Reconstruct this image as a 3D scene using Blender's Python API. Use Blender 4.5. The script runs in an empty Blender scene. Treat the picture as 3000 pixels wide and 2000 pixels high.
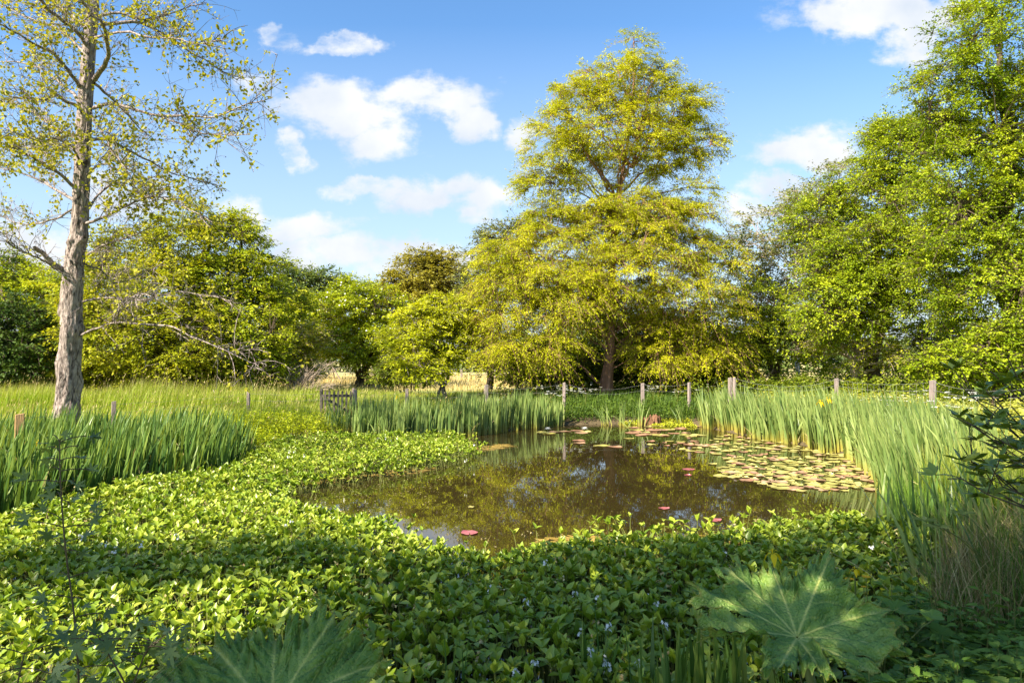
import bpy, math, random
import numpy as np
from mathutils import Vector
random.seed(7); RG = np.random.default_rng(11)
sc = bpy.context.scene; C = sc.collection
R_ = math.radians
# ------------------------------------------------------------------ camera, light, exposure
F = 2000.0; HOR = 1058.0; EYE = 2.0
cam_d = bpy.data.cameras.new('camera'); cam = bpy.data.objects.new('camera', cam_d); C.objects.link(cam)
cam_d.sensor_width = 36; cam_d.lens = 24; cam_d.clip_end = 2000; cam_d.clip_start = 0.05
PITCH = math.atan((HOR-1000)/F)
cam.location = (0, 0, EYE); cam.rotation_euler = (R_(90)+PITCH, 0, 0)
sc.camera = cam
sc.view_settings.view_transform = 'Standard'; sc.view_settings.look = 'None'
sc.view_settings.exposure = 1.6; sc.view_settings.gamma = 1
SUN_AZ, SUN_EL = R_(46), R_(41)            # the sun stands behind the camera, to its left
TOSUN = np.array([-math.sin(SUN_AZ)*math.cos(SUN_EL), -math.cos(SUN_AZ)*math.cos(SUN_EL), math.sin(SUN_EL)])
sd = bpy.data.lights.new('sun', 'SUN'); sd.energy = 4.9; sd.angle = R_(0.5); sd.color = (1, 0.90, 0.72)
so = bpy.data.objects.new('sun', sd); C.objects.link(so)
so.rotation_euler = Vector(TOSUN).to_track_quat('Z', 'Y').to_euler()
sc.cycles.max_bounces = 6; sc.cycles.diffuse_bounces = 3; sc.cycles.glossy_bounces = 3
sc.cycles.transmission_bounces = 4; sc.cycles.transparent_max_bounces = 4
sc.cycles.caustics_reflective = False; sc.cycles.caustics_refractive = False

def nd(nt, typ, **kw):
    n = nt.nodes.new(typ)
    for k, v in kw.items():
        if k.startswith('i_'): n.inputs[k[2:].replace('_', ' ')].default_value = v
        else: setattr(n, k, v)
    return n

w = bpy.data.worlds.new('World'); sc.world = w; w.use_nodes = True
nt = w.node_tree; nt.nodes.clear(); lk = nt.links.new
out = nd(nt, 'ShaderNodeOutputWorld'); bg = nd(nt, 'ShaderNodeBackground'); bg.inputs['Strength'].default_value = 0.08
sky = nd(nt, 'ShaderNodeTexSky', sky_type='NISHITA', sun_disc=False)
sky.sun_elevation = SUN_EL; sky.sun_rotation = math.pi + SUN_AZ
sky.air_density = 1.0; sky.dust_density = 0.6; sky.ozone_density = 1.6
tc = nd(nt, 'ShaderNodeTexCoord'); sep = nd(nt, 'ShaderNodeSeparateXYZ'); lk(tc.outputs['Generated'], sep.inputs[0])
ay = nd(nt, 'ShaderNodeMath', operation='MAXIMUM'); ab = nd(nt, 'ShaderNodeMath', operation='ABSOLUTE')
lk(sep.outputs[1], ab.inputs[0]); lk(ab.outputs[0], ay.inputs[0]); ay.inputs[1].default_value = 0.15
du = nd(nt, 'ShaderNodeMath', operation='DIVIDE'); lk(sep.outputs[0], du.inputs[0]); lk(ay.outputs[0], du.inputs[1])
dv = nd(nt, 'ShaderNodeMath', operation='DIVIDE'); lk(sep.outputs[2], dv.inputs[0]); lk(ay.outputs[0], dv.inputs[1])
uv = nd(nt, 'ShaderNodeCombineXYZ'); lk(du.outputs[0], uv.inputs[0]); lk(dv.outputs[0], uv.inputs[1])
# warp the cloud plane so that cloud edges billow
nw = nd(nt, 'ShaderNodeTexNoise'); nw.inputs['Scale'].default_value = 9; nw.inputs['Detail'].default_value = 7; nw.inputs['Roughness'].default_value = 0.6
lk(uv.outputs[0], nw.inputs['Vector'])
ws = nd(nt, 'ShaderNodeVectorMath', operation='MULTIPLY_ADD'); lk(nw.outputs['Color'], ws.inputs[0]); ws.inputs[1].default_value = (.15, .10, 0); lk(uv.outputs[0], ws.inputs[2])
CL = [(985,300,210,75,1.0),(1110,395,120,75,1.0),(1260,270,170,62,1.0),(1370,335,75,50,.95),(760,245,95,45,.55),
      (1240,560,190,52,1.0),(1400,590,95,52,.95),(1050,545,110,36,.6),(915,670,150,60,1.0),(1020,745,140,60,.95),(860,760,120,60,.8),
      (1525,395,65,46,.9),(2380,425,160,60,1.0),(2300,425,80,40,.9),(2310,560,130,48,.75),(2220,630,110,50,.55),(2600,20,260,75,1.0),(2700,120,110,95,.8),(2440,30,90,50,.85),
      (790,92,70,40,.45),(990,118,140,34,.42),(850,440,62,44,.6),(90,770,200,110,.9),(700,620,90,50,.6),(1230,770,300,60,.7),(330,560,200,80,.5),(2900,-150,500,120,.9)]
prev = None
for (px, py, rx, ry, a) in CL:
    s1 = nd(nt, 'ShaderNodeVectorMath', operation='SUBTRACT'); lk(ws.outputs[0], s1.inputs[0])
    s1.inputs[1].default_value = ((px-1500)/F+.075, (HOR-py)/F+.05, 0)
    m1 = nd(nt, 'ShaderNodeVectorMath', operation='MULTIPLY'); lk(s1.outputs[0], m1.inputs[0]); m1.inputs[1].default_value = (F/rx, F/ry, 0)
    ln = nd(nt, 'ShaderNodeVectorMath', operation='LENGTH'); lk(m1.outputs[0], ln.inputs[0])
    sb = nd(nt, 'ShaderNodeMath', operation='SUBTRACT'); sb.inputs[0].default_value = 1.0+.35*a; lk(ln.outputs['Value'], sb.inputs[1])
    sb2 = nd(nt, 'ShaderNodeMath', operation='MINIMUM'); lk(sb.outputs[0], sb2.inputs[0]); sb2.inputs[1].default_value = a
    if prev is None: prev = sb2
    else:
        mx = nd(nt, 'ShaderNodeMath', operation='MAXIMUM'); lk(prev.outputs[0], mx.inputs[0]); lk(sb2.outputs[0], mx.inputs[1]); prev = mx
n2 = nd(nt, 'ShaderNodeTexNoise'); n2.inputs['Scale'].default_value = 11; n2.inputs['Detail'].default_value = 9; n2.inputs['Roughness'].default_value = 0.6
mp = nd(nt, 'ShaderNodeMapping'); mp.inputs['Scale'].default_value = (1, 1.7, 1); lk(uv.outputs[0], mp.inputs[0]); lk(mp.outputs[0], n2.inputs['Vector'])
ad = nd(nt, 'ShaderNodeMath', operation='MULTIPLY_ADD'); lk(n2.outputs['Fac'], ad.inputs[0]); ad.inputs[1].default_value = 2.3; lk(prev.outputs[0], ad.inputs[2])
mr = nd(nt, 'ShaderNodeMapRange'); mr.interpolation_type = 'SMOOTHSTEP'; mr.inputs['From Min'].default_value = 1.22; mr.inputs['From Max'].default_value = 2.0
lk(ad.outputs[0], mr.inputs['Value'])
# pale veil low over the horizon
vr = nd(nt, 'ShaderNodeMapRange'); vr.inputs['From Min'].default_value = .50; vr.inputs['From Max'].default_value = .0; vr.inputs['To Min'].default_value = 0; vr.inputs['To Max'].default_value = .9
lk(dv.outputs[0], vr.inputs['Value'])
vl = nd(nt, 'ShaderNodeMixRGB'); lk(vr.outputs[0], vl.inputs[0]); vl.inputs[2].default_value = (2.9, 3.45, 4.1, 1)
n3 = nd(nt, 'ShaderNodeTexNoise'); n3.inputs['Scale'].default_value = 7; n3.inputs['Detail'].default_value = 5; lk(uv.outputs[0], n3.inputs['Vector'])
cc = nd(nt, 'ShaderNodeValToRGB'); lk(n3.outputs['Fac'], cc.inputs[0])
cc.color_ramp.elements[0].position = .35; cc.color_ramp.elements[0].color = (3.15, 3.5, 4.0, 1)
cc.color_ramp.elements[1].position = .6; cc.color_ramp.elements[1].color = (4.3, 4.35, 4.4, 1)
hs = nd(nt, 'ShaderNodeHueSaturation'); hs.inputs['Saturation'].default_value = 1.22; hs.inputs['Value'].default_value = 1.12
lk(sky.outputs[0], hs.inputs['Color'])
lk(hs.outputs[0], vl.inputs[1]); mix = nd(nt, 'ShaderNodeMixRGB'); lk(mr.outputs[0], mix.inputs[0]); lk(vl.outputs[0], mix.inputs[1]); lk(cc.outputs[0], mix.inputs[2])
lk(mix.outputs[0], bg.inputs['Color']); lk(bg.outputs[0], out.inputs[0])

# ------------------------------------------------------------------ helpers
def at(px, py, D):
    """a point D metres in front of the camera seen at photo position px, py"""
    return np.array([(px-1500)/F*D, D, EYE-(py-HOR)/F*D])
def zat(px, py, z):
    D = (EYE-z)*F/(py-HOR); return at(px, py, D)

class MB:
    def __init__(s): s.V=[]; s.F=[]; s.A=[]; s.T=[]; s.n=0
    def add(s, V, Fc, rnd=0.5, t=0.5):
        V = np.asarray(V, float).reshape(-1, 3); k = len(V)
        s.V.append(V); s.F.append(np.asarray(Fc, np.int64)+s.n)
        s.A.append(np.broadcast_to(np.asarray(rnd, float), (k,)).copy()); s.T.append(np.broadcast_to(np.asarray(t, float), (k,)).copy())
        s.n += k; return s
    def build(s, name, mat, parent=None, smooth=False, loc=None):
        me = bpy.data.meshes.new(name)
        if s.n:
            V = np.concatenate(s.V)
            if loc is not None: V = V-np.asarray(loc)
            lo = np.concatenate([f.ravel() for f in s.F]); ct = np.concatenate([np.full(len(f), f.shape[1]) for f in s.F])
            st = np.concatenate([[0], np.cumsum(ct)[:-1]])
            me.vertices.add(len(V)); me.vertices.foreach_set('co', V.astype(np.float32).ravel())
            me.loops.add(len(lo)); me.loops.foreach_set('vertex_index', lo.astype(np.int32))
            me.polygons.add(len(ct)); me.polygons.foreach_set('loop_start', st.astype(np.int32))
            try: me.polygons.foreach_set('loop_total', ct.astype(np.int32))
            except Exception: pass
            me.polygons.foreach_set('use_smooth', np.full(len(ct), smooth))
            me.update(calc_edges=True)
            for nm, arr in (('rnd', s.A), ('tt', s.T)):
                a = me.attributes.new(nm, 'FLOAT', 'POINT'); a.data.foreach_set('value', np.concatenate(arr).astype(np.float32))
        if mat: me.materials.append(mat)
        o = bpy.data.objects.new(name, me); C.objects.link(o)
        if parent is not None:
            o.parent = parent
        elif loc is not None: o.location = loc
        return o

def tag(o, label=None, cat=None, group=None, kind=None):
    if label: o['label'] = label
    if cat: o['category'] = cat
    if group: o['group'] = group
    if kind: o['kind'] = kind
    return o
def thing(name, label, cat, loc=(0,0,0), group=None):
    o = bpy.data.objects.new(name, None); C.objects.link(o); o.location = loc; o.empty_display_size = .2
    return tag(o, label, cat, group)
def dup(root, loc, rz=0, s=1, label=None, group=None):
    r = root.copy(); C.objects.link(r); r.location = loc; r.rotation_euler = (0, 0, rz); r.scale = (s, s, s)
    if label: r['label'] = label
    if group: r['group'] = group
    for ch in root.children:
        c = ch.copy(); C.objects.link(c); c.parent = r
        for g in ch.children:
            d = g.copy(); C.objects.link(d); d.parent = c
    return r
def unit(a): return a/np.maximum(np.linalg.norm(a, axis=-1, keepdims=True), 1e-9)
def rdir(n): return unit(RG.normal(size=(n, 3)))

def tubes(mb, P, Rr, sides=4, rnd=.5):
    """P (n,k,3) polylines, Rr (n,k) radii"""
    P = np.asarray(P, float); Rr = np.asarray(Rr, float)
    if P.ndim == 2: P = P[None]; Rr = Rr[None]
    n, k, _ = P.shape
    T = np.empty_like(P); T[:, 1:-1] = P[:, 2:]-P[:, :-2]; T[:, 0] = P[:, 1]-P[:, 0]; T[:, -1] = P[:, -1]-P[:, -2]; T = unit(T)
    mean = unit(P[:, -1]-P[:, 0]); ref = np.where(np.abs(mean[:, 2:3]) > .8, np.array([[1., 0, 0]]), np.array([[0, 0, 1.]]))
    U = unit(np.cross(T, ref[:, None, :])); W = np.cross(T, U)
    a = np.arange(sides)*2*math.pi/sides
    V = P[:, :, None, :] + Rr[:, :, None, None]*(np.cos(a)[None, None, :, None]*U[:, :, None, :]+np.sin(a)[None, None, :, None]*W[:, :, None, :])
    idx = np.arange(n*k*sides).reshape(n, k, sides); nx = np.roll(idx, -1, axis=2)
    Fc = np.stack([idx[:, :-1], nx[:, :-1], nx[:, 1:], idx[:, 1:]], -1).reshape(-1, 4)
    r = np.broadcast_to(np.asarray(rnd, float).reshape(-1, 1), (n, k*sides)).ravel() if np.ndim(rnd) else rnd
    mb.add(V.reshape(-1, 3), Fc, r)
def bez(a, b, c, k):
    t = np.linspace(0, 1, k)[None, :, None]; a, b, c = [np.asarray(q, float).reshape(-1, 1, 3) for q in (a, b, c)]
    return (1-t)**2*a+2*t*(1-t)*b+t*t*c
def smoothline(P, k):
    P = np.asarray(P, float); m = len(P); s = np.linspace(0, m-1, k); o = []
    for u in s:
        i = min(int(u), m-2); f = u-i; p0 = P[max(i-1, 0)]; p1 = P[i]; p2 = P[i+1]; p3 = P[min(i+2, m-1)]
        o.append(.5*((2*p1)+(-p0+p2)*f+(2*p0-5*p1+4*p2-p3)*f*f+(-p0+3*p1-3*p2+p3)*f**3))
    return np.array(o)

# leaf templates: x runs along the leaf, y across, z up
T_DIA = (np.array([[0,0,0],[.45,.5,.14],[1,0,-.05],[.45,-.5,.14]]), np.array([[0,2,1],[0,3,2]]))
T_HEX = (np.array([[0,0,0],[.25,.42,.1],[.75,.45,.08],[1,0,-.08],[.75,-.45,.08],[.25,-.42,.1]]), np.array([[0,3,2,1],[0,5,4,3]]))
def t_oval(n=4, fold=.22, curve=.15, wp=.9):
    V = []; Fc = []
    for i in range(n+1):
        t = i/n; ww = .5*max(math.sin(math.pi*t**wp), .03); z = -curve*t*t
        V += [[t, ww, z+fold*ww*2*.5], [t, 0, z], [t, -ww, z+fold*ww*2*.5]]
    for i in range(n):
        a = 3*i; Fc += [[a, a+1, a+4, a+3], [a+1, a+2, a+5, a+4]]
    return np.array(V), np.array(Fc)
T_OVAL = t_oval(); T_BOG = t_oval(4, .42, .22, .85)
def t_lobed(lobes, n=60, jag=.12, cup=.1, seed=0):
    """palmate leaf outline as a fan, attachment at x=0"""
    rr = random.Random(seed); V = [[.28, 0, 0]]; m = n
    for i in range(m):
        th = -math.pi+2*math.pi*i/m; r = .2
        for (c, L, hw) in lobes:
            d = abs((th-c+math.pi) % (2*math.pi)-math.pi)/hw
            if d < 1: r = max(r, .2+(L-.2)*(1-d**1.3))
        r *= 1-jag*(i % 2)
        V.append([.28+r*math.cos(th), r*math.sin(th), cup*(r*r)*(1 if i % 4 else 1.4)])
    Fc = [[0, i+1, (i+1) % m+1] for i in range(m)]
    return np.array(V), np.array(Fc)
T_MAPLE = t_lobed([(0,.72,.42),(.95,.62,.4),(-.95,.62,.4),(1.9,.42,.4),(-1.9,.42,.4)])
def t_serr(n=7):
    """pointed leaf with toothed edge"""
    V = []; Fc = []
    for i in range(n+1):
        t = i/n; ww = .33*max(math.sin(math.pi*min(1, t**.6*1.0)), .02)
        V += [[t-.04, ww, .05+ww*.25-.15*t*t], [t, 0, -.15*t*t], [t-.04, -ww, .05+ww*.25-.15*t*t]]
        if i < n:
            t2 = (i+.8)/n; w2 = ww*.74; V += [[t2, w2, .04+w2*.25-.15*t2*t2], [t2, 0, -.15*t2*t2], [t2, -w2, .04+w2*.25-.15*t2*t2]]
    m = 2*n
    for i in range(m):
        a = 3*i; Fc += [[a, a+1, a+4, a+3], [a+1, a+2, a+5, a+4]]
    return np.array(V), np.array(Fc)
T_SERR = t_serr()

def inst(mb, tmpl, pos, axis, normal, ln, wd, rnd=None, curl=1.0):
    """place a copy of the template leaf at each pos"""
    V0, F0 = tmpl; n = len(pos)
    if n == 0: return
    X = unit(axis); Z = unit(normal-np.sum(normal*X, -1, keepdims=True)*X); Y = np.cross(Z, X)
    ln = np.broadcast_to(ln, (n,)); wd = np.broadcast_to(wd, (n,))
    V = pos[:, None, :]+V0[None, :, 0, None]*(ln[:, None, None]*X[:, None, :])+V0[None, :, 1, None]*(wd[:, None, None]*Y[:, None, :])+V0[None, :, 2, None]*curl*(wd[:, None, None]*Z[:, None, :])
    Fc = (F0[None]+(np.arange(n)*len(V0))[:, None, None]).reshape(-1, F0.shape[1])
    if rnd is None: rnd = RG.random(n)
    mb.add(V.reshape(-1, 3), Fc, np.repeat(rnd, len(V0)), np.tile(V0[:, 0], n))

def blades(mb, base, h, wd, lean, laz, faz=None, segs=4, rnd=None, tipw=.06, prof=None, kink=None):
    """upright strap leaves; lean = sideways reach of the tip, laz = its azimuth, faz = azimuth of the flat side"""
    n = len(base); t = np.linspace(0, 1, segs+1)
    if faz is None: faz = RG.random(n)*2*math.pi
    if rnd is None: rnd = RG.random(n)
    h, wd, lean, laz, faz = [np.broadcast_to(q, (n,)).astype(float) for q in (h, wd, lean, laz, faz)]
    L = np.stack([np.cos(laz), np.sin(laz), np.zeros(n)], -1)
    c = base[:, None, :]+L[:, None, :]*(lean[:, None]*t[None]**1.8)[:, :, None]
    zz = h[:, None]*t[None]
    if kink is not None: zz = zz-kink[:, None]*t[None]**4
    c = c+np.stack([np.zeros_like(zz), np.zeros_like(zz), zz], -1)
    pr = (1-t**2.6)*.9+tipw if prof is None else prof(t)
    S = np.stack([np.cos(faz), np.sin(faz), np.zeros(n)], -1)[:, None, :]*(wd[:, None]*.5*pr[None])[:, :, None]
    V = np.stack([c-S, c+S], 2).reshape(n, -1, 3)
    i = np.arange(segs)*2; f0 = np.stack([i, i+1, i+3, i+2], -1)
    Fc = (f0[None]+(np.arange(n)*(segs+1)*2)[:, None, None]).reshape(-1, 4)
    mb.add(V.reshape(-1, 3), Fc, np.repeat(rnd, (segs+1)*2), np.tile(np.repeat(t, 2), n))

# ------------------------------------------------------------------ materials
def newmat(name):
    m = bpy.data.materials.new(name); m.use_nodes = True; m.node_tree.nodes.clear(); return m, m.node_tree
def ramp(nt, cols, fac):
    r = nd(nt, 'ShaderNodeValToRGB'); e = r.color_ramp.elements
    while len(e) < len(cols): e.new(.5)
    for i, c in enumerate(cols):
        if len(c) == 4: e[i].position = c[0]; e[i].color = (*c[1:], 1)
        else: e[i].position = i/(len(cols)-1); e[i].color = (*c, 1)
    nt.links.new(fac, r.inputs[0]); return r
def leafmat(name, cols, trans=.38, rough=.5, spec=.22, tcols=None, tint=(1.15, 1.05, .45), tramp=None):
    m, nt = newmat(name); lk = nt.links.new
    o = nd(nt, 'ShaderNodeOutputMaterial'); a = nd(nt, 'ShaderNodeAttribute', attribute_name='rnd')
    geo = nd(nt, 'ShaderNodeNewGeometry')
    no = nd(nt, 'ShaderNodeTexNoise'); no.inputs['Scale'].default_value = .9; no.inputs['Detail'].default_value = 3; lk(geo.outputs['Position'], no.inputs['Vector'])
    ma = nd(nt, 'ShaderNodeMath', operation='MULTIPLY_ADD'); lk(no.outputs['Fac'], ma.inputs[0]); ma.inputs[1].default_value = .9
    sb = nd(nt, 'ShaderNodeMath', operation='SUBTRACT'); lk(a.outputs['Fac'], sb.inputs[0]); sb.inputs[1].default_value = .45
    lk(sb.outputs[0], ma.inputs[2])
    r = ramp(nt, cols, ma.outputs[0]); col = r.outputs[0]
    if tramp:
        at_ = nd(nt, 'ShaderNodeAttribute', attribute_name='tt'); rt = ramp(nt, tramp[1], at_.outputs['Fac'])
        rf = ramp(nt, [(p, v, v, v) for p, v in tramp[0]], at_.outputs['Fac'])
        mx = nd(nt, 'ShaderNodeMixRGB'); lk(rf.outputs[0], mx.inputs[0]); lk(col, mx.inputs[1]); lk(rt.outputs[0], mx.inputs[2]); col = mx.outputs[0]
    p = nd(nt, 'ShaderNodeBsdfPrincipled'); p.inputs['Roughness'].default_value = rough; p.inputs['Specular IOR Level'].default_value = spec
    lk(col, p.inputs['Base Color'])
    t = nd(nt, 'ShaderNodeBsdfTranslucent'); tm = nd(nt, 'ShaderNodeMixRGB', blend_type='MULTIPLY'); tm.inputs[0].default_value = 1
    lk(col, tm.inputs[1]); tm.inputs[2].default_value = (*tint, 1); lk(tm.outputs[0], t.inputs[0])
    ms = nd(nt, 'ShaderNodeMixShader'); ms.inputs[0].default_value = trans; lk(p.outputs[0], ms.inputs[1]); lk(t.outputs[0], ms.inputs[2])
    lk(ms.outputs[0], o.inputs[0]); return m
def surfmat(name, cols, scale=6, rough=.85, bump=.4, stretch=(1,1,1), detail=6, dist=0, spec=.3, bscale=None):
    m, nt = newmat(name); lk = nt.links.new; o = nd(nt, 'ShaderNodeOutputMaterial'); g = nd(nt, 'ShaderNodeTexCoord')
    mp = nd(nt, 'ShaderNodeMapping'); mp.inputs['Scale'].default_value = stretch; lk(g.outputs['Object'], mp.inputs[0])
    n = nd(nt, 'ShaderNodeTexNoise'); n.inputs['Scale'].default_value = scale; n.inputs['Detail'].default_value = detail; n.inputs['Distortion'].default_value = dist; lk(mp.outputs[0], n.inputs['Vector'])
    r = ramp(nt, cols, n.outputs['Fac']); p = nd(nt, 'ShaderNodeBsdfPrincipled'); p.inputs['Roughness'].default_value = rough; p.inputs['Specular IOR Level'].default_value = spec
    lk(r.outputs[0], p.inputs['Base Color'])
    n2 = nd(nt, 'ShaderNodeTexNoise'); n2.inputs['Scale'].default_value = bscale or scale*3; n2.inputs['Detail'].default_value = 5; lk(mp.outputs[0], n2.inputs['Vector'])
    b = nd(nt, 'ShaderNodeBump'); b.inputs['Strength'].default_value = bump; b.inputs['Distance'].default_value = .05; lk(n2.outputs['Fac'], b.inputs['Height']); lk(b.outputs[0], p.inputs['Normal'])
    lk(p.outputs[0], o.inputs[0]); return m

M = {}
M['lime']   = leafmat('lime_leaves', [(.20,.28,.006),(.36,.43,.010),(.54,.58,.025)])
M['cypress']= leafmat('cypress_needles', [(.26,.31,.005),(.44,.47,.008),(.60,.60,.015)], trans=.42)
M['mid']    = leafmat('mid_green_leaves', [(.08,.13,.008),(.16,.21,.012),(.28,.32,.025)])
M['bright'] = leafmat('bright_green_leaves', [(.14,.22,.006),(.28,.37,.010),(.46,.52,.022)])
M['olive']  = leafmat('olive_leaves', [(.20,.25,.006),(.37,.40,.010),(.54,.53,.03)])
M['grey']   = leafmat('grey_green_leaves', [(.09,.12,.02),(.19,.22,.04),(.34,.36,.11)], spec=.6, rough=.38)
M['oak']    = leafmat('bronze_leaves', [(.16,.15,.015),(.28,.26,.025),(.40,.36,.05)])
M['dark']   = leafmat('shade_dark_leaves', [(.03,.065,.008),(.065,.12,.014),(.13,.20,.02)], trans=.25)  # shade put into the colour, for the left hedge and the cypress bank
M['alder']  = leafmat('alder_leaves', [(.16,.18,.012),(.34,.33,.02),(.48,.45,.04)], trans=.45)
M['brownc'] = leafmat('brown_conifer_needles', [(.13,.10,.04),(.26,.20,.08),(.36,.29,.12)], trans=.2)
M['maple']  = leafmat('yellow_maple_leaves', [(.26,.31,.008),(.43,.47,.012),(.58,.60,.02)], trans=.42)
M['white']  = leafmat('white_petals', [(.78,.80,.74),(.85,.85,.80),(.9,.9,.85)], trans=.25, tint=(1,1,1))
M['bog']    = leafmat('bogbean_leaves', [(.14,.23,.012),(.27,.36,.025),(.42,.48,.06)], trans=.28, rough=.36, spec=.5, tint=(1.1,1.1,.5))
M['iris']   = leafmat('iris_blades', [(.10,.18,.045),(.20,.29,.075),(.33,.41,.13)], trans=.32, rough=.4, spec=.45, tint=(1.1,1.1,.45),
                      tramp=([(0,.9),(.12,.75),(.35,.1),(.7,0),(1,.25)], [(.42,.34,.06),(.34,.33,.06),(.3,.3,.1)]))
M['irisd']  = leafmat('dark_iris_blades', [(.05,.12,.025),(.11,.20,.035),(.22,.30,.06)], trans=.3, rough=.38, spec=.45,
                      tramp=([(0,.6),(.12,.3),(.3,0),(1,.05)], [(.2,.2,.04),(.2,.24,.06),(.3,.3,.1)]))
M['grass']  = leafmat('meadow_grass', [(.12,.22,.010),(.23,.33,.018),(.36,.43,.05)], trans=.4, tramp=([(0,0),(.6,0),(.85,.5),(1,.7)], [(.2,.3,.03),(.3,.36,.06),(.5,.46,.16)]))
M['dry']    = leafmat('dry_grass', [(.34,.27,.10),(.52,.42,.18),(.66,.55,.28)], trans=.3, tint=(1,.9,.6))
M['brown']  = leafmat('brown_stalks', [(.17,.13,.045),(.32,.25,.10),(.52,.43,.20)], trans=.1, tint=(1,.9,.6))
M['nettle'] = leafmat('nettle_leaves', [(.06,.13,.015),(.11,.20,.025),(.18,.28,.045)], trans=.25, rough=.5)
M['bramble']= leafmat('bramble_leaves', [(.20,.24,.025),(.36,.38,.05),(.52,.50,.11)], trans=.35)
M['yellow'] = leafmat('yellow_petals', [(.75,.52,.01),(.85,.62,.01),(.9,.7,.03)], trans=.3, tint=(1,.9,.3))
M['orange'] = leafmat('orange_petals', [(.8,.40,.005),(.85,.45,.01),(.9,.5,.01)], trans=.2)
M['padg']   = leafmat('green_lily_pads', [(.30,.28,.07),(.42,.37,.11),(.50,.44,.16)], trans=.05, rough=.3, spec=.5)
M['padc']   = leafmat('crimson_lily_pads', [(.28,.07,.08),(.42,.13,.14),(.45,.18,.18)], trans=.05, rough=.3, spec=.5)
M['padr']   = leafmat('red_lily_pads', [(.30,.14,.09),(.40,.23,.14),(.46,.31,.18)], trans=.05, rough=.3, spec=.5)
M['rhodo']  = leafmat('evergreen_shrub_leaves', [(.07,.12,.015),(.16,.22,.025),(.34,.38,.04)], trans=.15, rough=.35, spec=.5)
M['sap']    = leafmat('sapling_leaves', [(.10,.15,.05),(.17,.23,.08),(.24,.29,.11)], trans=.25)
M['far']    = leafmat('far_leaves', [(.07,.12,.03),(.14,.20,.05),(.24,.29,.08)])
M['weed']   = leafmat('water_weed', [(.22,.14,.03),(.36,.25,.06),(.5,.38,.12)], trans=.1)
M['bark']   = surfmat('grey_brown_bark', [(.36,.05,.038,.033),(.46,.18,.14,.125),(.62,.34,.28,.255)], 9, .9, 1.0, (1,1,.35), dist=2.2, bscale=14)
M['barkr']  = surfmat('reddish_bark', [(.09,.045,.028),(.24,.13,.085),(.40,.25,.17)], 5, .9, 1.0, (2,2,.15))
M['barkd']  = surfmat('dark_bark', [(.04,.03,.02),(.09,.065,.045),(.15,.115,.08)], 8, .9, .6, (1,1,.3))
M['barkw']  = surfmat('white_birch_bark', [(.10,.08,.06),(.62,.56,.48),(.75,.7,.62)], 4, .8, .5, (1,1,3))
M['twig']   = surfmat('pale_twigs', [(.20,.15,.12),(.36,.28,.22),(.5,.42,.34)], 4, .9, .2)
M['wood']   = surfmat('weathered_wood', [(.13,.10,.09),(.27,.215,.19),(.42,.35,.31)], 9, .85, .5, (3,3,.3))
M['woodn']  = surfmat('new_wood', [(.30,.17,.07),(.42,.26,.11),(.52,.34,.16)], 9, .8, .4, (3,3,.3))
M['woodd']  = surfmat('dark_wet_wood', [(.04,.035,.03),(.10,.085,.07),(.17,.15,.125)], 9, .8, .5, (3,3,.3))
M['wire']   = surfmat('galvanised_wire', [(.20,.20,.18),(.32,.32,.29)], 3, .4, 0)
M['stump']  = surfmat('rotten_stump_wood', [(.06,.03,.02),(.22,.11,.06),(.40,.24,.14)], 8, .9, 1.0, (2,2,.5))
M['stem']   = surfmat('green_stems', [(.10,.13,.03),(.20,.22,.05)], 6, .6, .1)
M['moss']   = leafmat('moss', [(.22,.26,.015),(.36,.38,.02),(.46,.46,.03)], trans=.1)

# ------------------------------------------------------------------ ground and pond
POND = np.array([(-4.5,3.0),(-2,2.6),(.5,3.0),(2.2,3.6),(3.2,4.6),(4.3,6.2),(5.1,8),(5.7,10),(6.5,12),(7.2,14),(7.0,16),(6.3,18.4),(5.7,21.3),(3.5,21.9),(1.5,21.5),
                 (.3,20.2),(-1,18.6),(-3.5,17.5),(-5.6,17),(-6,15),(-5.4,13.5),(-5.3,11.4),(-6.2,10.2),(-6.3,8.2),(-6,5)], float)
def inside(poly, x, y):
    r = np.zeros(np.shape(x), bool); n = len(poly)
    for i in range(n):
        x1, y1 = poly[i]; x2, y2 = poly[(i+1) % n]
        if y1 == y2: continue
        c = ((y1 > y) != (y2 > y)) & (x < (x2-x1)*(y-y1)/(y2-y1)+x1); r ^= c
    return r
def pdist(poly, x, y):
    d = np.full(np.shape(x), 1e9); n = len(poly)
    for i in range(n):
        a = poly[i]; b = poly[(i+1) % n]; ab = b-a; t = np.clip(((x-a[0])*ab[0]+(y-a[1])*ab[1])/(ab@ab), 0, 1)
        d = np.minimum(d, np.hypot(x-a[0]-t*ab[0], y-a[1]-t*ab[1]))
    return d
def vn(x, y, s=1.0):   # smooth pseudo-noise
    return (np.sin(x*1.3*s+1.7)*np.cos(y*1.1*s-.6)+.5*np.sin(x*2.9*s+y*2.1*s)+.3*np.sin(x*5.3*s-y*4.7*s+1))/1.8
def gh(x, y):
    x = np.asarray(x, float); y = np.asarray(y, float)
    d = pdist(POND, x, y); ins = inside(POND, x, y); s = np.where(ins, -d, d)
    z = np.where(s < 0, np.maximum(-.6, s*.6), .16*np.clip(s/.5, 0, 1)+.12*np.clip((s-.5)/2.5, 0, 1))
    z = z+np.where(s > 0, .12*np.clip((s-3)/25, 0, 1)+.26*np.clip((s-4)/14, 0, 1)*(y > 5), 0)
    z = z+.03*vn(x, y)*np.clip(s+.3, 0, 1)
    return z
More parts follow.
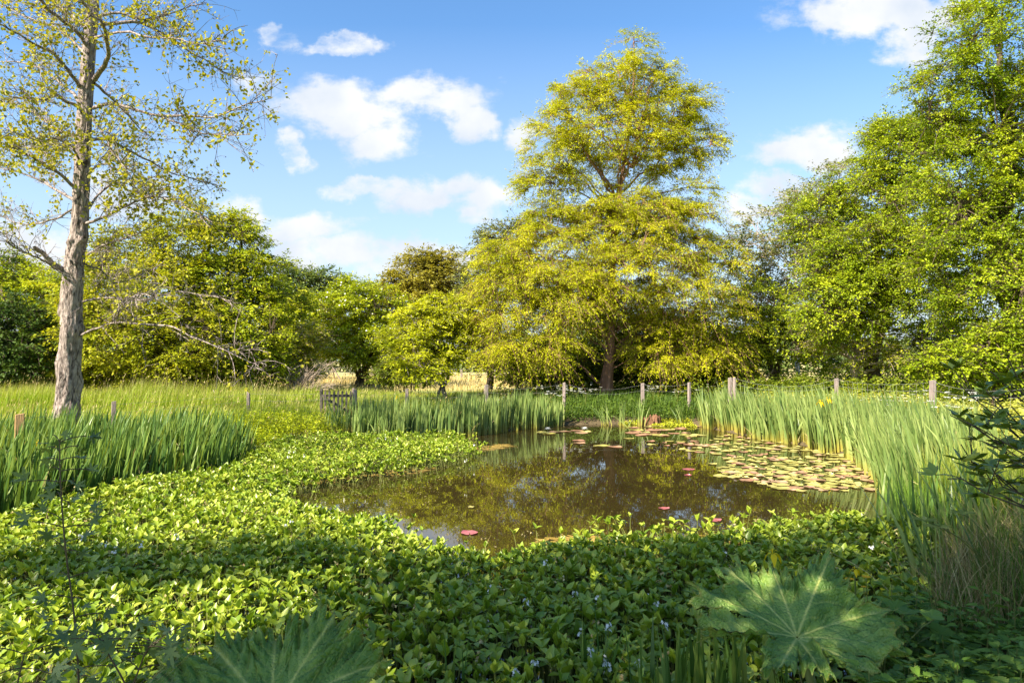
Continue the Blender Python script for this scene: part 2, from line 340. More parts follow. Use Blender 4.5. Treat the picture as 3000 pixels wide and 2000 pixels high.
def axis_(lo, hi, a, b, st):
    m = np.arange(a, b+1e-6, st); l = []; v = a; s = st
    while v > lo: s *= 1.25; v -= s; l.append(v)
    r = []; v = b; s = st
    while v < hi: s *= 1.25; v += s; r.append(v)
    return np.concatenate([l[::-1], m, r])
xs = axis_(-700, 700, -14, 14, .2); ys = axis_(-400, 1200, -2, 30, .2)
GX, GY = np.meshgrid(xs, ys); GZ = gh(GX, GY)
ii = np.arange(GX.size).reshape(GX.shape)
m, nt = newmat('meadow_soil'); lk = nt.links.new; o_ = nd(nt, 'ShaderNodeOutputMaterial'); g = nd(nt, 'ShaderNodeNewGeometry')
n1 = nd(nt, 'ShaderNodeTexNoise'); n1.inputs['Scale'].default_value = .5; n1.inputs['Detail'].default_value = 8; lk(g.outputs['Position'], n1.inputs['Vector'])
n2 = nd(nt, 'ShaderNodeTexNoise'); n2.inputs['Scale'].default_value = 14; n2.inputs['Detail'].default_value = 6; lk(g.outputs['Position'], n2.inputs['Vector'])
gr = ramp(nt, [(.10,.14,.02),(.18,.25,.03),(.28,.32,.06)], n1.outputs['Fac']); er = ramp(nt, [(.035,.025,.012),(.09,.065,.03),(.15,.11,.05)], n2.outputs['Fac'])
tn = ramp(nt, [(.36,.29,.10),(.52,.43,.17),(.62,.52,.24)], n2.outputs['Fac'])
sp = nd(nt, 'ShaderNodeSeparateXYZ'); lk(g.outputs['Position'], sp.inputs[0])
m1 = nd(nt, 'ShaderNodeMapRange'); m1.inputs['From Min'].default_value = .16; m1.inputs['From Max'].default_value = .26; lk(sp.outputs[2], m1.inputs['Value'])
m2 = nd(nt, 'ShaderNodeMapRange'); m2.inputs['From Min'].default_value = 33; m2.inputs['From Max'].default_value = 38; lk(sp.outputs[1], m2.inputs['Value'])
x1 = nd(nt, 'ShaderNodeMixRGB'); lk(m1.outputs[0], x1.inputs[0]); lk(er.outputs[0], x1.inputs[1]); lk(gr.outputs[0], x1.inputs[2])
x2 = nd(nt, 'ShaderNodeMixRGB'); lk(m2.outputs[0], x2.inputs[0]); lk(x1.outputs[0], x2.inputs[1]); lk(tn.outputs[0], x2.inputs[2])
p = nd(nt, 'ShaderNodeBsdfPrincipled'); p.inputs['Roughness'].default_value = .95; lk(x2.outputs[0], p.inputs['Base Color'])
b = nd(nt, 'ShaderNodeBump'); b.inputs['Strength'].default_value = .6; b.inputs['Distance'].default_value = .05; lk(n2.outputs['Fac'], b.inputs['Height']); lk(b.outputs[0], p.inputs['Normal']); lk(p.outputs[0], o_.inputs[0])
M['soil'] = m
mb = MB(); mb.add(np.stack([GX, GY, GZ], -1).reshape(-1, 3), np.stack([ii[:-1,:-1], ii[:-1,1:], ii[1:,1:], ii[1:,:-1]], -1).reshape(-1, 4))
tag(mb.build('ground', M['soil'], smooth=True), kind='structure')
# water
m, nt = newmat('pond_water'); lk = nt.links.new; o_ = nd(nt, 'ShaderNodeOutputMaterial'); p = nd(nt, 'ShaderNodeBsdfPrincipled')
p.inputs['Base Color'].default_value = (.075, .052, .018, 1); p.inputs['Roughness'].default_value = .015; p.inputs['IOR'].default_value = 1.7
g = nd(nt, 'ShaderNodeNewGeometry'); n1 = nd(nt, 'ShaderNodeTexNoise'); n1.inputs['Scale'].default_value = 2.2; n1.inputs['Detail'].default_value = 3; lk(g.outputs['Position'], n1.inputs['Vector'])
b = nd(nt, 'ShaderNodeBump'); b.inputs['Strength'].default_value = .008; b.inputs['Distance'].default_value = .1; lk(n1.outputs['Fac'], b.inputs['Height']); lk(b.outputs[0], p.inputs['Normal'])
nn = nd(nt, 'ShaderNodeTexNoise'); nn.inputs['Scale'].default_value = .45; nn.inputs['Detail'].default_value = 5; lk(g.outputs['Position'], nn.inputs['Vector'])
rr_ = ramp(nt, [(.016,.012,.004),(.042,.030,.010)], nn.outputs['Fac']); lk(rr_.outputs[0], p.inputs['Base Color'])
lk(p.outputs[0], o_.inputs[0]); M['water'] = m
mb = MB(); mb.add([(-9,1.5,0),(10,1.5,0),(10,24,0),(-9,24,0)], [[0,1,2,3]])
tag(mb.build('water', M['water']), kind='structure')

# ------------------------------------------------------------------ trees
def tree(name, label, cat, lobes, base, mat, bark, trunk_r, nclu, per, leaf, spread=.4, nl=12, top=None, trunk_top_r=.25, droop=0, wide=.62, group=None, stems=1, tmpl=T_DIA, flat=.6, lowz=.25, ymul=1.0, twr=.012, extra=None, rmin=.25, limb0=.3, clear=None):
    """lobes: (px, py, rx_px, ry_px, depth) seen from the photo's place, base: (px, depth)"""
    bx = at(base[0], 1100, base[1]); base_p = np.array([bx[0], bx[1], float(gh(bx[0], bx[1]))])
    Lc = np.array([at(l[0], l[1], l[4]) for l in lobes]); Lr = np.array([[l[2]/F*l[4], .5*(l[2]+l[3])/F*l[4]*ymul, l[3]/F*l[4]] for l in lobes])
    wv = np.prod(Lr, 1)**(2/3); wv /= wv.sum()
    k = RG.choice(len(Lc), nclu*2, p=wv); d = rdir(nclu*2); r = RG.uniform(rmin, 1, (nclu*2, 1))**.45*(1+.07*RG.normal(size=(nclu*2, 1)))
    Pc = Lc[k]+d*r*Lr[k]; keep = Pc[:, 2] > base_p[2]+lowz; Pc = Pc[keep][:nclu]; dc = d[keep][:nclu]; nC = len(Pc)
    root = thing(name, label, cat, base_p, group)
    wood = MB(); tw = MB()
    topp = Lc[np.argmax(Lc[:, 2])]+np.array([0, 0, .3*Lr[np.argmax(Lc[:, 2])][2]]) if top is None else at(*top)
    for s in range(stems):
        bp = base_p+np.array([RG.normal()*.15*(stems > 1), RG.normal()*.1*(stems > 1), -.1])
        tp = topp if s == 0 else Pc[RG.integers(nC)]*.6+topp*.4
        mid = (bp+tp)/2+np.array([RG.normal()*.05, RG.normal()*.05, .1])*np.linalg.norm(tp-bp)*.5
        mid[:2] = bp[:2]*.55+tp[:2]*.45
        tl = bez(bp, mid, tp, 14)[0]; tl[1:-1] += RG.normal(size=(12, 3))*.012*np.linalg.norm(tp-bp)*np.array([1, 1, .1])
        tt = np.linspace(0, 1, 14); rad = trunk_r*(1-tt*(1-trunk_top_r*.4))*(1+.7*np.exp(-tt*22)); rad[-1] = .02
        tl2 = smoothline(tl, 30); rad2 = np.interp(np.linspace(0, 1, 30), tt, rad)
        tubes(wood, tl2, rad2*(1 if s == 0 else .7), 9)
        if s == 0: main = tl; mrad = rad; allP = [tl]; allR = [rad]
        else: allP.append(tl); allR.append(rad*.7)
    TP = np.concatenate(allP); TR = np.concatenate(allR)
    # limbs
    tg = Pc[RG.choice(nC, nl, replace=False)] if nC > nl else Pc
    LP = []; LR = []
    for q in tg:
        cand = np.linalg.norm(TP-q, axis=1)+np.where(TP[:, 2] > q[2]-.15*abs(q[2]-base_p[2]), 3, 0)+np.where(TP[:, 2] < base_p[2]+limb0*(q[2]-base_p[2]), 50, 0)
        i = int(np.argmin(cand)); a = TP[i]; mid = (a+q)/2+np.array([0, 0, .18*np.linalg.norm((q-a)[:2])*(1 if droop <= 0 else 1.6)])
        l = bez(a, mid, q, 9)[0]; l[1:-1] += RG.normal(size=(7, 3))*.02*np.linalg.norm(q-a)
        rr = np.linspace(min(max(TR[i]*.45, .025), .055 if droop > 0 else .08), .012, 9); LP.append(l); LR.append(rr)
    tubes(tw, np.array(LP), np.array(LR), 5)
    A = np.concatenate([np.concatenate(LP), TP[len(TP)//3:]])
    dd = ((Pc[:, None, :]-A[None])**2).sum(-1); j = dd.argmin(1); a = A[j]
    mid = (a+Pc)/2+np.array([0, 0, .12])*np.linalg.norm(Pc-a, axis=1, keepdims=True)+RG.normal(size=(nC, 3))*.08
    tubes(tw, bez(a, mid, Pc, 5), np.tile(np.linspace(twr*1.6, twr*.5, 5), (nC, 1)), 3)
    # leaves
    cr = MB(); n = nC*per; ci = np.repeat(np.arange(nC), per); size_c = RG.uniform(.6, 1.35, nC)[ci][:, None]
    # leaves sit along the twigs of a spray: flat, spreading, drooping to the tip
    mT = 9; oc = dc*np.array([1, 1, .35])
    td_ = unit(oc[:, None, :]*.8+RG.normal(size=(nC, mT, 3))*np.array([1, 1, flat*.7])*.75+np.array([0, 0, .12 if droop <= 0 else 0]))
    tl_ = RG.uniform(.5, 1.25, (nC, mT))*spread*1.9
    tj = RG.integers(0, mT, n); s_ = RG.uniform(.05, 1, (n, 1))**.8; D_ = td_[ci, tj]; L_ = (tl_[ci, tj])[:, None]*size_c
    dr = .22 if droop <= 0 else droop
    pos = Pc[ci]+D_*s_*L_+np.array([0, 0, -1])*dr*(s_*L_)**2/np.maximum(spread*1.9, .1)+np.clip(RG.normal(size=(n, 3)), -1.8, 1.8)*np.array([1, 1, .6])*spread*.15
    axd = unit(D_*.8+RG.normal(size=(n, 3))*np.array([1, 1, .5])*.6-np.array([0, 0, .25+dr*.9])*s_)
    nor = unit(np.array([0, 0, 1.])+dc[ci]*.35+RG.normal(size=(n, 3))*(.45 if droop <= 0 else .5))
    ts = np.linspace(0, 1, 4)[None, :, None]; tD = td_.reshape(-1, 1, 3); tL = (tl_*size_c.reshape(nC, per)[:, :1]).reshape(-1, 1, 1)
    TP2 = Pc.repeat(mT, 0)[:, None, :]+tD*ts*tL+np.array([0, 0, -1])*dr*(ts*tL)**2/np.maximum(spread*1.9, .1)
    tubes(tw, TP2, np.tile(np.linspace(twr*.6, twr*.3, 4), (nC*mT, 1)), 3)
    rn = np.clip(.5+.22*RG.normal(size=nC)[ci]*1+.22*RG.normal(size=n), 0, 1)
    sz = RG.uniform(.65, 1.25, n)
    ok = pos[:, 2] > base_p[2]+.05
    if clear: ok &= ~((np.abs(pos[:, 0]-base_p[0]) < clear[0]) & (pos[:, 2] < base_p[2]+clear[1]) & (pos[:, 1] < base_p[1]+.5))
    inst(cr, tmpl, pos[ok], axd[ok], nor[ok], leaf*sz[ok], leaf*wide*sz[ok], rn[ok])
    wood.build('trunk', M[bark], root, smooth=True, loc=base_p); tw.build('branches', M[bark if bark != 'barkw' else 'twig'], root, loc=base_p)
    cr.build('crown', M[mat], root, loc=base_p)
    if extra:          # blossoms among the leaves
        fb = MB(); q = pos[RG.choice(len(pos), extra[0])]; q = q+dc[ci[:1]]*0+TOSUN*.12
        inst(fb, T_HEX, q, rdir(len(q)), np.tile(np.array([0, 0, 1.]), (len(q), 1))+rdir(len(q))*.5-np.array([0, .5, 0]), extra[1], extra[1])
        fb.build('blossom', M['white'], root, loc=base_p)
    return root

# feathery swamp cypress on the far bank
tree('cypress_tree', 'tall feathery yellow green cypress standing on the far bank behind the pond', 'tree',
  [(1862,140,40,60,28.5),(1845,230,100,80,28.5),(1650,240,28,45,28.2),(1735,215,40,45,28.4),(1960,215,35,50,28.5),(2040,290,30,55,28.6),(2095,400,28,45,28.6),(1540,500,30,40,28),(1700,290,75,70,28.2),(1960,310,85,80,28.5),(1900,600,150,50,28.4),(1720,610,130,40,28.2),(1590,610,60,30,28),(1800,370,190,110,28.3),(2020,420,75,70,28.6),(1640,420,95,120,28),(1900,450,170,60,28.8),(1600,520,85,50,27.8),(1720,540,110,30,28.4),(2030,560,60,40,28.3)],
  (1775, 28), 'cypress', 'barkr', .34, 680, 185, .115, spread=.40, nl=34, top=(1862,110,28.5), droop=.25, flat=.5, wide=.3, rmin=.12, twr=.009, limb0=.15)
low = tree('cypress_tree', 'drooping lower crown of the cypress', 'tree',
  [(1850,700,190,60,27.6),(1650,730,170,60,27.2),(1500,760,110,70,27.0),(1990,720,110,70,27.6),(1480,880,95,100,26.6),(1640,870,150,90,26.2),(1830,800,170,80,26.6),(2020,860,140,110,27.6),(1560,1010,130,45,26.0),(1700,930,100,50,26.2),(2090,960,110,90,28.4),(1950,990,90,80,27.5),(1880,640,130,60,28),(2030,640,80,50,28),(1640,650,110,50,28),(2110,770,70,70,28),(1860,900,170,90,29.6),(1700,870,120,90,29.8),(1930,980,110,70,29.4),(1470,1010,80,45,26.4),(1620,1020,90,45,26),(1930,1040,80,50,27),(2080,1040,90,60,28),(1600,820,200,60,26.8),(1850,620,170,50,28)],
  (1775, 28), 'cypress', 'barkr', .02, 1400, 205, .105, spread=.44, nl=60, clear=(.6, 1.6), top=(1800,600,28), droop=.5, flat=.35, wide=.3, rmin=.2, twr=.010, limb0=.15)
# the weeping lower crown belongs to the same tree
cyp = [o for o in C.objects if o.name == 'cypress_tree'][0]
for ch in list(low.children):
    if ch.name.startswith('trunk'): bpy.data.objects.remove(ch); continue
    ch.name = 'drooping_branches' if ch.name.startswith('branches') else 'lower_crown'
    ch.parent = cyp
bpy.data.objects.remove(low)
for ch in list(cyp.children):
    if ch.name.startswith('trunk'): bpy.data.objects.remove(ch)
tk = MB(); P = smoothline([at(1772,1180,28)-np.array([0,0,.3]), at(1776,1120,28), at(1786,1040,28), at(1792,900,28), at(1800,700,28), at(1822,540,28.2), at(1845,380,28.3), at(1860,230,28.4), at(1862,95,28.5)], 60)
tt = np.linspace(0, 1, 60); rad = .25*(1-tt)**1.5+.02+.22*np.exp(-tt*16)
ns = 40; ang = np.arange(ns)*2*math.pi/ns; V = []
for i, (c, r) in enumerate(zip(P, rad)):
    flute = 1+(.16*np.sin(ang*5+1)+.09*np.sin(ang*9+.5+i*.06))*np.exp(-tt[i]*5)
    V.append(np.stack([c[0]+r*flute*np.cos(ang), c[1]+r*flute*np.sin(ang), np.full(ns, c[2])], -1))
V = np.array(V); ix = np.arange(60*ns).reshape(60, ns); nx = np.roll(ix, -1, 1)
tk.add(V.reshape(-1, 3), np.stack([ix[:-1], nx[:-1], nx[1:], ix[1:]], -1).reshape(-1, 4)); tk.build('trunk', M['barkr'], cyp, smooth=True, loc=np.array(cyp.location))

G1 = None
TREES = [
 ('broadleaf_tree','tall bright green tree filling the right edge of the photo up to its top',
  [(2960,120,190,140,21),(2840,250,140,120,21),(2990,350,200,160,21),(2850,500,160,140,21),(2960,650,200,170,20.5),(2820,760,140,120,20.5),(2950,900,180,130,20),(2780,330,60,80,21.2),(2920,860,150,120,21),(3000,780,150,120,20.5),(2900,20,90,60,21.5),(3120,500,200,400,21)], (2960,21.5),'bright','barkd',.35,980,180,.082,dict(nl=26,spread=.36,flat=.7,top=(2960,0,21.5))),
 ('broadleaf_tree','broad vivid green tree just left of the tallest one on the right',
  [(2560,560,120,90,27),(2650,470,110,100,27),(2700,650,150,130,26),(2560,750,150,120,26),(2690,850,120,110,25.5),(2480,880,130,110,26),(2630,390,70,50,27.5),(2740,380,70,70,27),(2400,640,90,80,27.5),(2460,800,100,90,26.5)], (2560,27.5),'bright','barkd',.3,900,150,.095,dict(nl=22,spread=.42,flat=.7,top=(2620,420,27.5))),
 ('birch_tree','airy pale leaved tree with sky showing between its branches, right of the cypress',
  [(2290,660,120,75,36),(2400,600,110,80,36),(2200,740,80,70,35),(2330,790,140,90,35),(2250,880,110,80,35),(2450,720,110,100,36),(2480,520,80,60,37)], (2336,34),'grey','barkw',.11,440,85,.125,dict(nl=24,spread=.48,top=(2330,640,36),limb0=.2)),
 ('maple_tree','low spreading tree on leaning trunks, below the airy birch',
  [(2200,960,110,70,31),(2310,990,110,80,30),(2400,930,110,80,31),(2230,880,80,60,31),(2420,1020,80,60,31)], (2268,31),'bright','barkd',.13,330,80,.11,dict(stems=4,nl=12,spread=.33)),
 ('conifer_tree','dark shaded conifer with bare brown inner branches behind the right fence',
  [(2520,1000,140,80,27),(2640,1020,110,70,27),(2450,960,80,70,27.5),(2520,900,90,60,27.5)], (2502,27),'olive','twig',.17,170,60,.10,dict(nl=40,spread=.30,rmin=.5)),
 ('conifer_tree','bronze brown conifer in a gap of the tall green trees on the right',
  [(2745,995,60,60,27),(2800,1010,45,50,27),(2740,1080,70,50,27)], (2750,27.5),'brownc','barkd',.12,170,110,.10,dict(nl=12,spread=.24,wide=.3)),
 ('small_tree','low yellow green tree behind the right fence post, under the tall trees',
  [(2760,1075,90,45,19),(2870,1050,110,60,19),(2960,1010,90,80,19),(2930,1090,90,40,19),(3020,1080,80,60,19)], (2850,19),'bright','barkd',.07,330,85,.085,dict(stems=3,nl=10,spread=.22)),
 ('dogwood_tree','white flowering tree on several stems behind the picket gate',
  [(1000,920,110,70,38),(1090,900,120,70,37),(930,990,90,60,37),(1040,1010,130,60,36),(1150,980,90,70,37),(1030,860,80,40,38),(1120,1050,90,35,36),(1170,1080,70,25,36)], (1062,37),'lime','barkd',.16,520,120,.13,dict(stems=4,nl=16,spread=.42,flat=.4,extra=(900,.09),lowz=1.1)),
 ('maple_tree','layered yellow green maple on a slim pale trunk left of the cypress',
  [(1250,930,110,35,27),(1330,900,90,35,28),(1200,990,80,30,26),(1310,1000,90,40,27),(1210,1060,70,22,25),(1250,1090,60,20,25),(1370,960,60,40,28),(1290,1040,80,28,26.5)], (1290,27),'maple','bark',.09,360,115,.11,dict(nl=16,spread=.32,flat=.3,stems=2)),
 ('oak_tree','bronze tinted round crowned tree far behind the maple, against the sky',
  [(1220,810,80,60,62),(1290,810,60,60,62),(1160,860,60,60,62),(1260,870,90,70,61),(1330,880,40,50,62),(1230,760,35,30,62),(1300,770,35,30,62)], (1240,62),'oak','barkd',.4,420,75,.24,dict(nl=20,spread=.65)),
 ('poplar_tree','loose dark leaved tree pushing out behind the left side of the cypress',
  [(1480,710,80,60,33),(1420,790,60,70,33),(1400,900,60,90,33),(1430,1000,60,80,32),(1400,830,50,50,33),(1520,680,50,40,33)], (1425,33),'grey','barkd',.16,330,48,.13,dict(nl=18,spread=.42)),
 ('broadleaf_tree','large dense olive green tree behind the alder trunk',
  [(380,760,130,90,29),(520,720,120,90,29.5),(440,870,190,110,28),(300,860,110,110,28),(330,1000,150,110,27),(520,1000,150,110,27),(560,650,70,50,30),(640,640,50,40,30.5),(280,1080,100,70,27.5),(440,1090,110,70,27.5),(560,1100,90,60,27.5)], (420,29),'olive','barkd',.25,760,95,.125,dict(nl=20,spread=.42,stems=3)),
 ('broadleaf_tree','large dense green tree between the alder and the dogwood',
  [(680,720,90,80,31),(760,800,90,90,31),(650,850,130,110,30),(760,960,90,100,29),(640,1010,130,100,28.5),(700,660,50,40,32),(590,880,80,120,30),(850,900,50,60,33),(650,1100,110,55,28.5),(760,1080,90,60,29)], (690,30.5),'lime','barkd',.25,680,95,.125,dict(nl=20,spread=.42,stems=3)),
 ('broadleaf_tree','yellow green tree at the far left edge above the shaded hedge',
  [(60,850,130,70,33),(150,880,90,70,32),(0,800,80,60,34),(200,960,80,100,30),(170,1030,70,80,29),(200,1090,80,60,28)], (120,33),'lime','barkd',.2,420,90,.13,dict(nl=14,spread=.45,stems=2)),
 ('evergreen_shrub','tall green hedge shrub with shade painted into its dark leaves at the left edge of the photo',
  [(20,960,120,90,27),(60,1050,120,80,26.5),(-80,1000,120,130,27),(0,800,60,60,33)], (20,27.5),'dark','barkd',.12,420,95,.12,dict(nl=12,spread=.38,stems=3)),  # dark leaf colour stands in for the shade on the hedge
 ('olive_shrub','pale olive shrub beside the bare twiggy bush',
  [(850,1040,60,60,31),(900,1000,60,50,31.5),(830,1090,50,35,30.5),(880,1080,60,45,31)], (865,31),'olive','twig',.05,260,60,.10,dict(nl=14,spread=.28,stems=4)),
 ('dark_shrub','dark low shrub under the dogwood and the maple',
  [(1190,1080,75,35,31),(1150,1100,60,25,31),(1240,1095,50,25,31)], (1192,31.5),'mid','barkd',.06,150,70,.10,dict(nl=10,spread=.25,stems=3)),
 ('round_shrub','leafy shrub growing right behind the cypress trunk',
  [(1960,1060,90,70,31),(2060,1030,90,90,31.5),(2120,1090,80,60,30.5),(1870,1050,80,80,32),(2180,1040,60,70,32),(1780,1040,70,80,33),(1900,960,90,70,33)], (2000,31.5),'mid','barkd',.08,480,120,.11,dict(nl=12,spread=.32,stems=4)),
 ('round_shrub','leafy shrub left of the cypress trunk behind the flowering cow parsley',
  [(1560,1060,70,60,32),(1650,1060,80,70,32.5),(1720,1090,60,50,31),(1500,1080,40,45,32)], (1610,32),'mid','barkd',.08,340,110,.11,dict(nl=12,spread=.32,stems=4)),
 ('broadleaf_tree','grey green rounded tree top far off between the olive tree and the dogwood',
  [(880,830,60,40,70),(960,830,50,35,70),(820,810,40,40,70),(900,880,90,50,70),(1010,860,40,30,70)], (900,71),'far','barkd',.4,280,70,.28,dict(nl=12,spread=.8)),
 ('broadleaf_tree','olive tree top in front of the far grey green one, left of the dogwood',
  [(870,900,60,45,46),(820,940,50,60,45),(900,960,50,50,45)], (860,46),'olive','barkd',.25,200,70,.18,dict(nl=10,spread=.5)),
]
for (nm, lab, lobes, base, mat, bark, tr, nclu, per, leaf, kw) in TREES:
    kw = dict(kw); cat = 'shrub' if 'shrub' in nm else 'tree'
    tree(nm, lab, cat, lobes, base, mat, bark, tr, nclu, per, leaf, **kw)
# far wood beyond the field
cr = MB(); n = 60000
for (x0, x1, D, hmax, k) in ((-75, 75, 85, 6.5, n),):
    X = RG.uniform(x0, x1, k); Y = D+RG.uniform(-4, 5, k); hm = hmax*(.7+.25*np.sin(X*.21)+.14*np.sin(X*.63+2)+.1*np.sin(X*1.7))
    Z = hm*RG.random(k)**.7+RG.normal(size=k)*.3+.3
    inst(cr, T_DIA, np.stack([X, Y, Z], -1), rdir(k), rdir(k)*.6+np.array([0, -.5, .8]), .5, .4)
tag(cr.build('far_wood', M['far']), 'distant belt of green woodland beyond the dry field', 'wood', kind='stuff')

# ------------------------------------------------------------------ the alder in the left foreground
ab_ = at(190,1290,16); ab_[2] = float(gh(ab_[0], ab_[1]))
ald = thing('alder_tree', 'tall rough barked alder with sparse yellow green leaves at the left', 'tree', ab_)
TPX = [(192,1330,128),(196,1275,100),(199,1220,80),(203,1120,70),(207,965,66),(208,850,64),(216,740,58),(225,667,52),(231,500,49),(236,300,46),(246,120,40),(254,0,37),(258,-150,30),(264,-350,20),(270,-560,6)]
K = 150; ctr = smoothline([at(a, b, 16) for a, b, c in TPX], K); wd = np.interp(np.linspace(0, len(TPX)-1, K), range(len(TPX)), [c/F*16/2*.84 for a, b, c in TPX])
ns = 48; ang = np.arange(ns)*2*math.pi/ns; V = []
burr = [(RG.uniform(0, K*.5), RG.uniform(0, 2*math.pi), RG.uniform(.02, .06), RG.uniform(1.2, 3.0), RG.uniform(.2, .55)) for _ in range(34)]
for i in range(K):
    z = i*.085; rr = wd[i]*(1+.035*np.sin(ang*3+z*2)+.035*np.sin(ang*9+np.sin(z*4)*2)+.035*np.sin(ang*15-np.sin(z*7)*3)+.03*RG.normal(size=ns))
    for (bi, ba, bh, bw, baw) in burr:
        dz = (i-bi)/bw; da = (ang-ba+math.pi) % (2*math.pi)-math.pi
        rr = rr+1.5*bh*np.exp(-dz*dz)*np.exp(-(da/baw)**2)*(1+.25*np.sin(ang*9+i*2))
    c = ctr[i]; V.append(np.stack([c[0]+rr*np.cos(ang), c[1]+rr*np.sin(ang), np.full(ns, c[2])], -1))
V = np.array(V); ix = np.arange(K*ns).reshape(K, ns); nx = np.roll(ix, -1, 1)
mb = MB(); mb.add(V.reshape(-1, 3), np.stack([ix[:-1], nx[:-1], nx[1:], ix[1:]], -1).reshape(-1, 4)); mb.build('trunk', M['bark'], ald, smooth=True, loc=ab_)
LIMBS = [([(260,310),(300,300),(370,308),(445,330),(540,330),(620,340),(700,310),(790,290)],.035,-1.2,1.1),
 ([(445,330),(500,345),(560,375),(640,390),(720,395)],.02,-1.6,1),([(258,405),(300,402),(360,430),(420,470),(490,505),(560,525),(640,550)],.032,1.3,1),
 ([(262,235),(310,280),(350,330),(390,370),(430,400)],.03,1.5,1.2),([(262,225),(285,180),(290,120),(270,60),(230,20),(200,-40)],.05,-1.8,.8),
 ([(275,60),(380,50),(450,75),(510,110),(580,145),(640,180),(690,210)],.035,1,1.3),([(255,100),(350,80),(430,95),(500,100),(560,110),(650,90)],.025,-1.5,1.4),
 ([(260,40),(330,30),(420,50),(500,20),(600,-10)],.03,.4,1.2),([(255,330),(275,360),(300,400),(320,430),(350,470)],.022,-1.6,1),
 ([(240,655),(310,625),(350,600),(430,570),(520,600),(600,640)],.03,-1.3,1.6),([(240,620),(290,560),(350,520),(430,540),(520,560)],.026,1.2,1.7),([(235,520),(290,480),(350,500),(400,560),(470,600)],.022,-.5,1.5),
 ([(236,885),(280,872),(340,865),(420,875),(520,850),(600,865),(680,885)],.024,-.8,.7),([(232,985),(270,965),(335,948),(400,958),(490,965),(540,985),(620,1020),(700,1060),(745,1085)],.023,-1.6,.6),
 ([(335,945),(345,920),(370,890),(410,870),(470,875)],.018,-1.7,.6),([(245,750),(298,720),(366,707),(430,690)],.02,-.6,.6),([(240,770),(290,790),(340,830),(420,800)],.018,.8,.7),
 ([(225,255),(190,215),(140,160),(80,130),(0,85),(-80,60)],.04,-1.2,1),([(222,300),(195,265),(150,225),(90,190),(0,172),(-80,170)],.035,.9,1),
 ([(225,310),(180,290),(150,270),(110,280),(60,280),(0,270)],.035,-1.5,1),([(215,400),(150,360),(110,330),(60,300),(0,250)],.035,1.4,1),
 ([(240,160),(215,130),(160,80),(90,50),(0,10),(-60,-20)],.035,.8,1),([(245,130),(205,80),(150,40),(100,-10)],.035,-.9,1),([(248,85),(190,40),(150,0),(120,-60)],.03,1.2,1),
 ([(215,550),(165,510),(110,480),(50,445),(0,425),(-80,390)],.035,-1,1.4),([(218,590),(160,555),(100,520),(0,488),(-60,470)],.033,1,1.4),
 ([(212,810),(150,780),(125,750),(105,735)],.05,-.3,.1),([(190,805),(130,770),(60,735),(0,695)],.02,-.8,.35),([(220,600),(150,640),(80,660),(0,640),(-60,610)],.022,.6,.6),
 ([(225,480),(200,430),(150,400),(90,400),(20,380)],.024,-1.6,1.5),([(226,450),(180,420),(130,440),(60,420)],.02,1.6,1.3)]
cr = MB(); twg = MB(); cone = MB()
def twigset(pts, dens, r0):
    """side twigs along a limb, with twiglets, leaves and cones at their ends"""
    n = max(3, int(len(pts)*dens*1.35)); u = RG.uniform(.12, 1, n)*(len(pts)-1); i = u.astype(int).clip(0, len(pts)-2); f = (u-i)[:, None]
    a = pts[i]*(1-f)+pts[i+1]*f; td = unit(pts[i+1]-pts[i]); d = unit(td*.7+RG.normal(size=(n, 3))*.6+np.array([0, 0, .25]))
    L = RG.uniform(.25, .95, (n, 1)); e = a+d*L; m = (a+e)/2+RG.normal(size=(n, 3))*.07+np.array([0, 0, .08])*L
    B = bez(a, m, e, 5); tubes(twg, B, np.tile(np.linspace(.009, .004, 5), (n, 1)), 3)
    k = 5; aa = B[:, 1:, :][np.arange(n).repeat(k), RG.integers(0, 4, n*k)]; d2 = unit(d.repeat(k, 0)*.6+RG.normal(size=(n*k, 3))*.7); L2 = RG.uniform(.08, .34, (n*k, 1)); e2 = aa+d2*L2
    m2 = (aa+e2)/2+RG.normal(size=(n*k, 3))*.03
    tubes(twg, bez(aa, m2, e2, 3), np.tile([.0045, .0035, .0025], (n*k, 1)), 3); return e2, d2
for (pl, r0, ydev, lf) in LIMBS:
    m_ = len(pl); L_ = [at(x, y, 16+ydev*2.2*(j/(m_-1))**1.1) for j, (x, y) in enumerate(pl)]
    pts = smoothline(L_, 26); pts[2:] += np.cumsum(RG.normal(size=(24, 3))*.012, 0); rad = np.linspace(r0*1.25, .007 if len(pl) > 4 else r0*.9, 26)
    mb = MB(); tubes(mb, pts, rad, 7); mb.build('branch', M['bark'], ald, smooth=True, loc=ab_)
    if lf < .2: continue
    e, d = twigset(pts, 1.15 if lf > .5 else .9, r0)
    k = int(len(e)*.38*min(lf, 1.0)); pick = RG.choice(len(e), k, replace=False); per = int(4*max(lf, .8)+1)
    q = e[pick].repeat(per, 0)+RG.normal(size=(k*per, 3))*.05; nq = len(q)
    inst(cr, T_HEX, q, unit(RG.normal(size=(nq, 3))+d[pick].repeat(per, 0)), unit(RG.normal(size=(nq, 3))*.8+np.array([0, -.2, .8])), RG.uniform(.05, .095, nq), RG.uniform(.045, .08, nq), np.clip(RG.normal(.5, .28, nq), 0, 1))
    q = e[RG.choice(len(e), len(e)//2)]; nq = len(q)
    inst(cone, T_HEX, q, np.tile(np.array([[0., 0, -1]]), (nq, 1))+rdir(nq)*.5, rdir(nq), .028, .02)
    inst(cone, T_HEX, q+RG.normal(size=(nq, 3))*.02, np.tile(np.array([[0., 0, -1]]), (nq, 1))+rdir(nq)*.5, rdir(nq), .028, .02)
twg.build('twigs', M['bark'], ald, loc=ab_); cr.build('crown', M['alder'], ald, loc=ab_); cone.build('cones', M['barkd'], ald, loc=ab_)

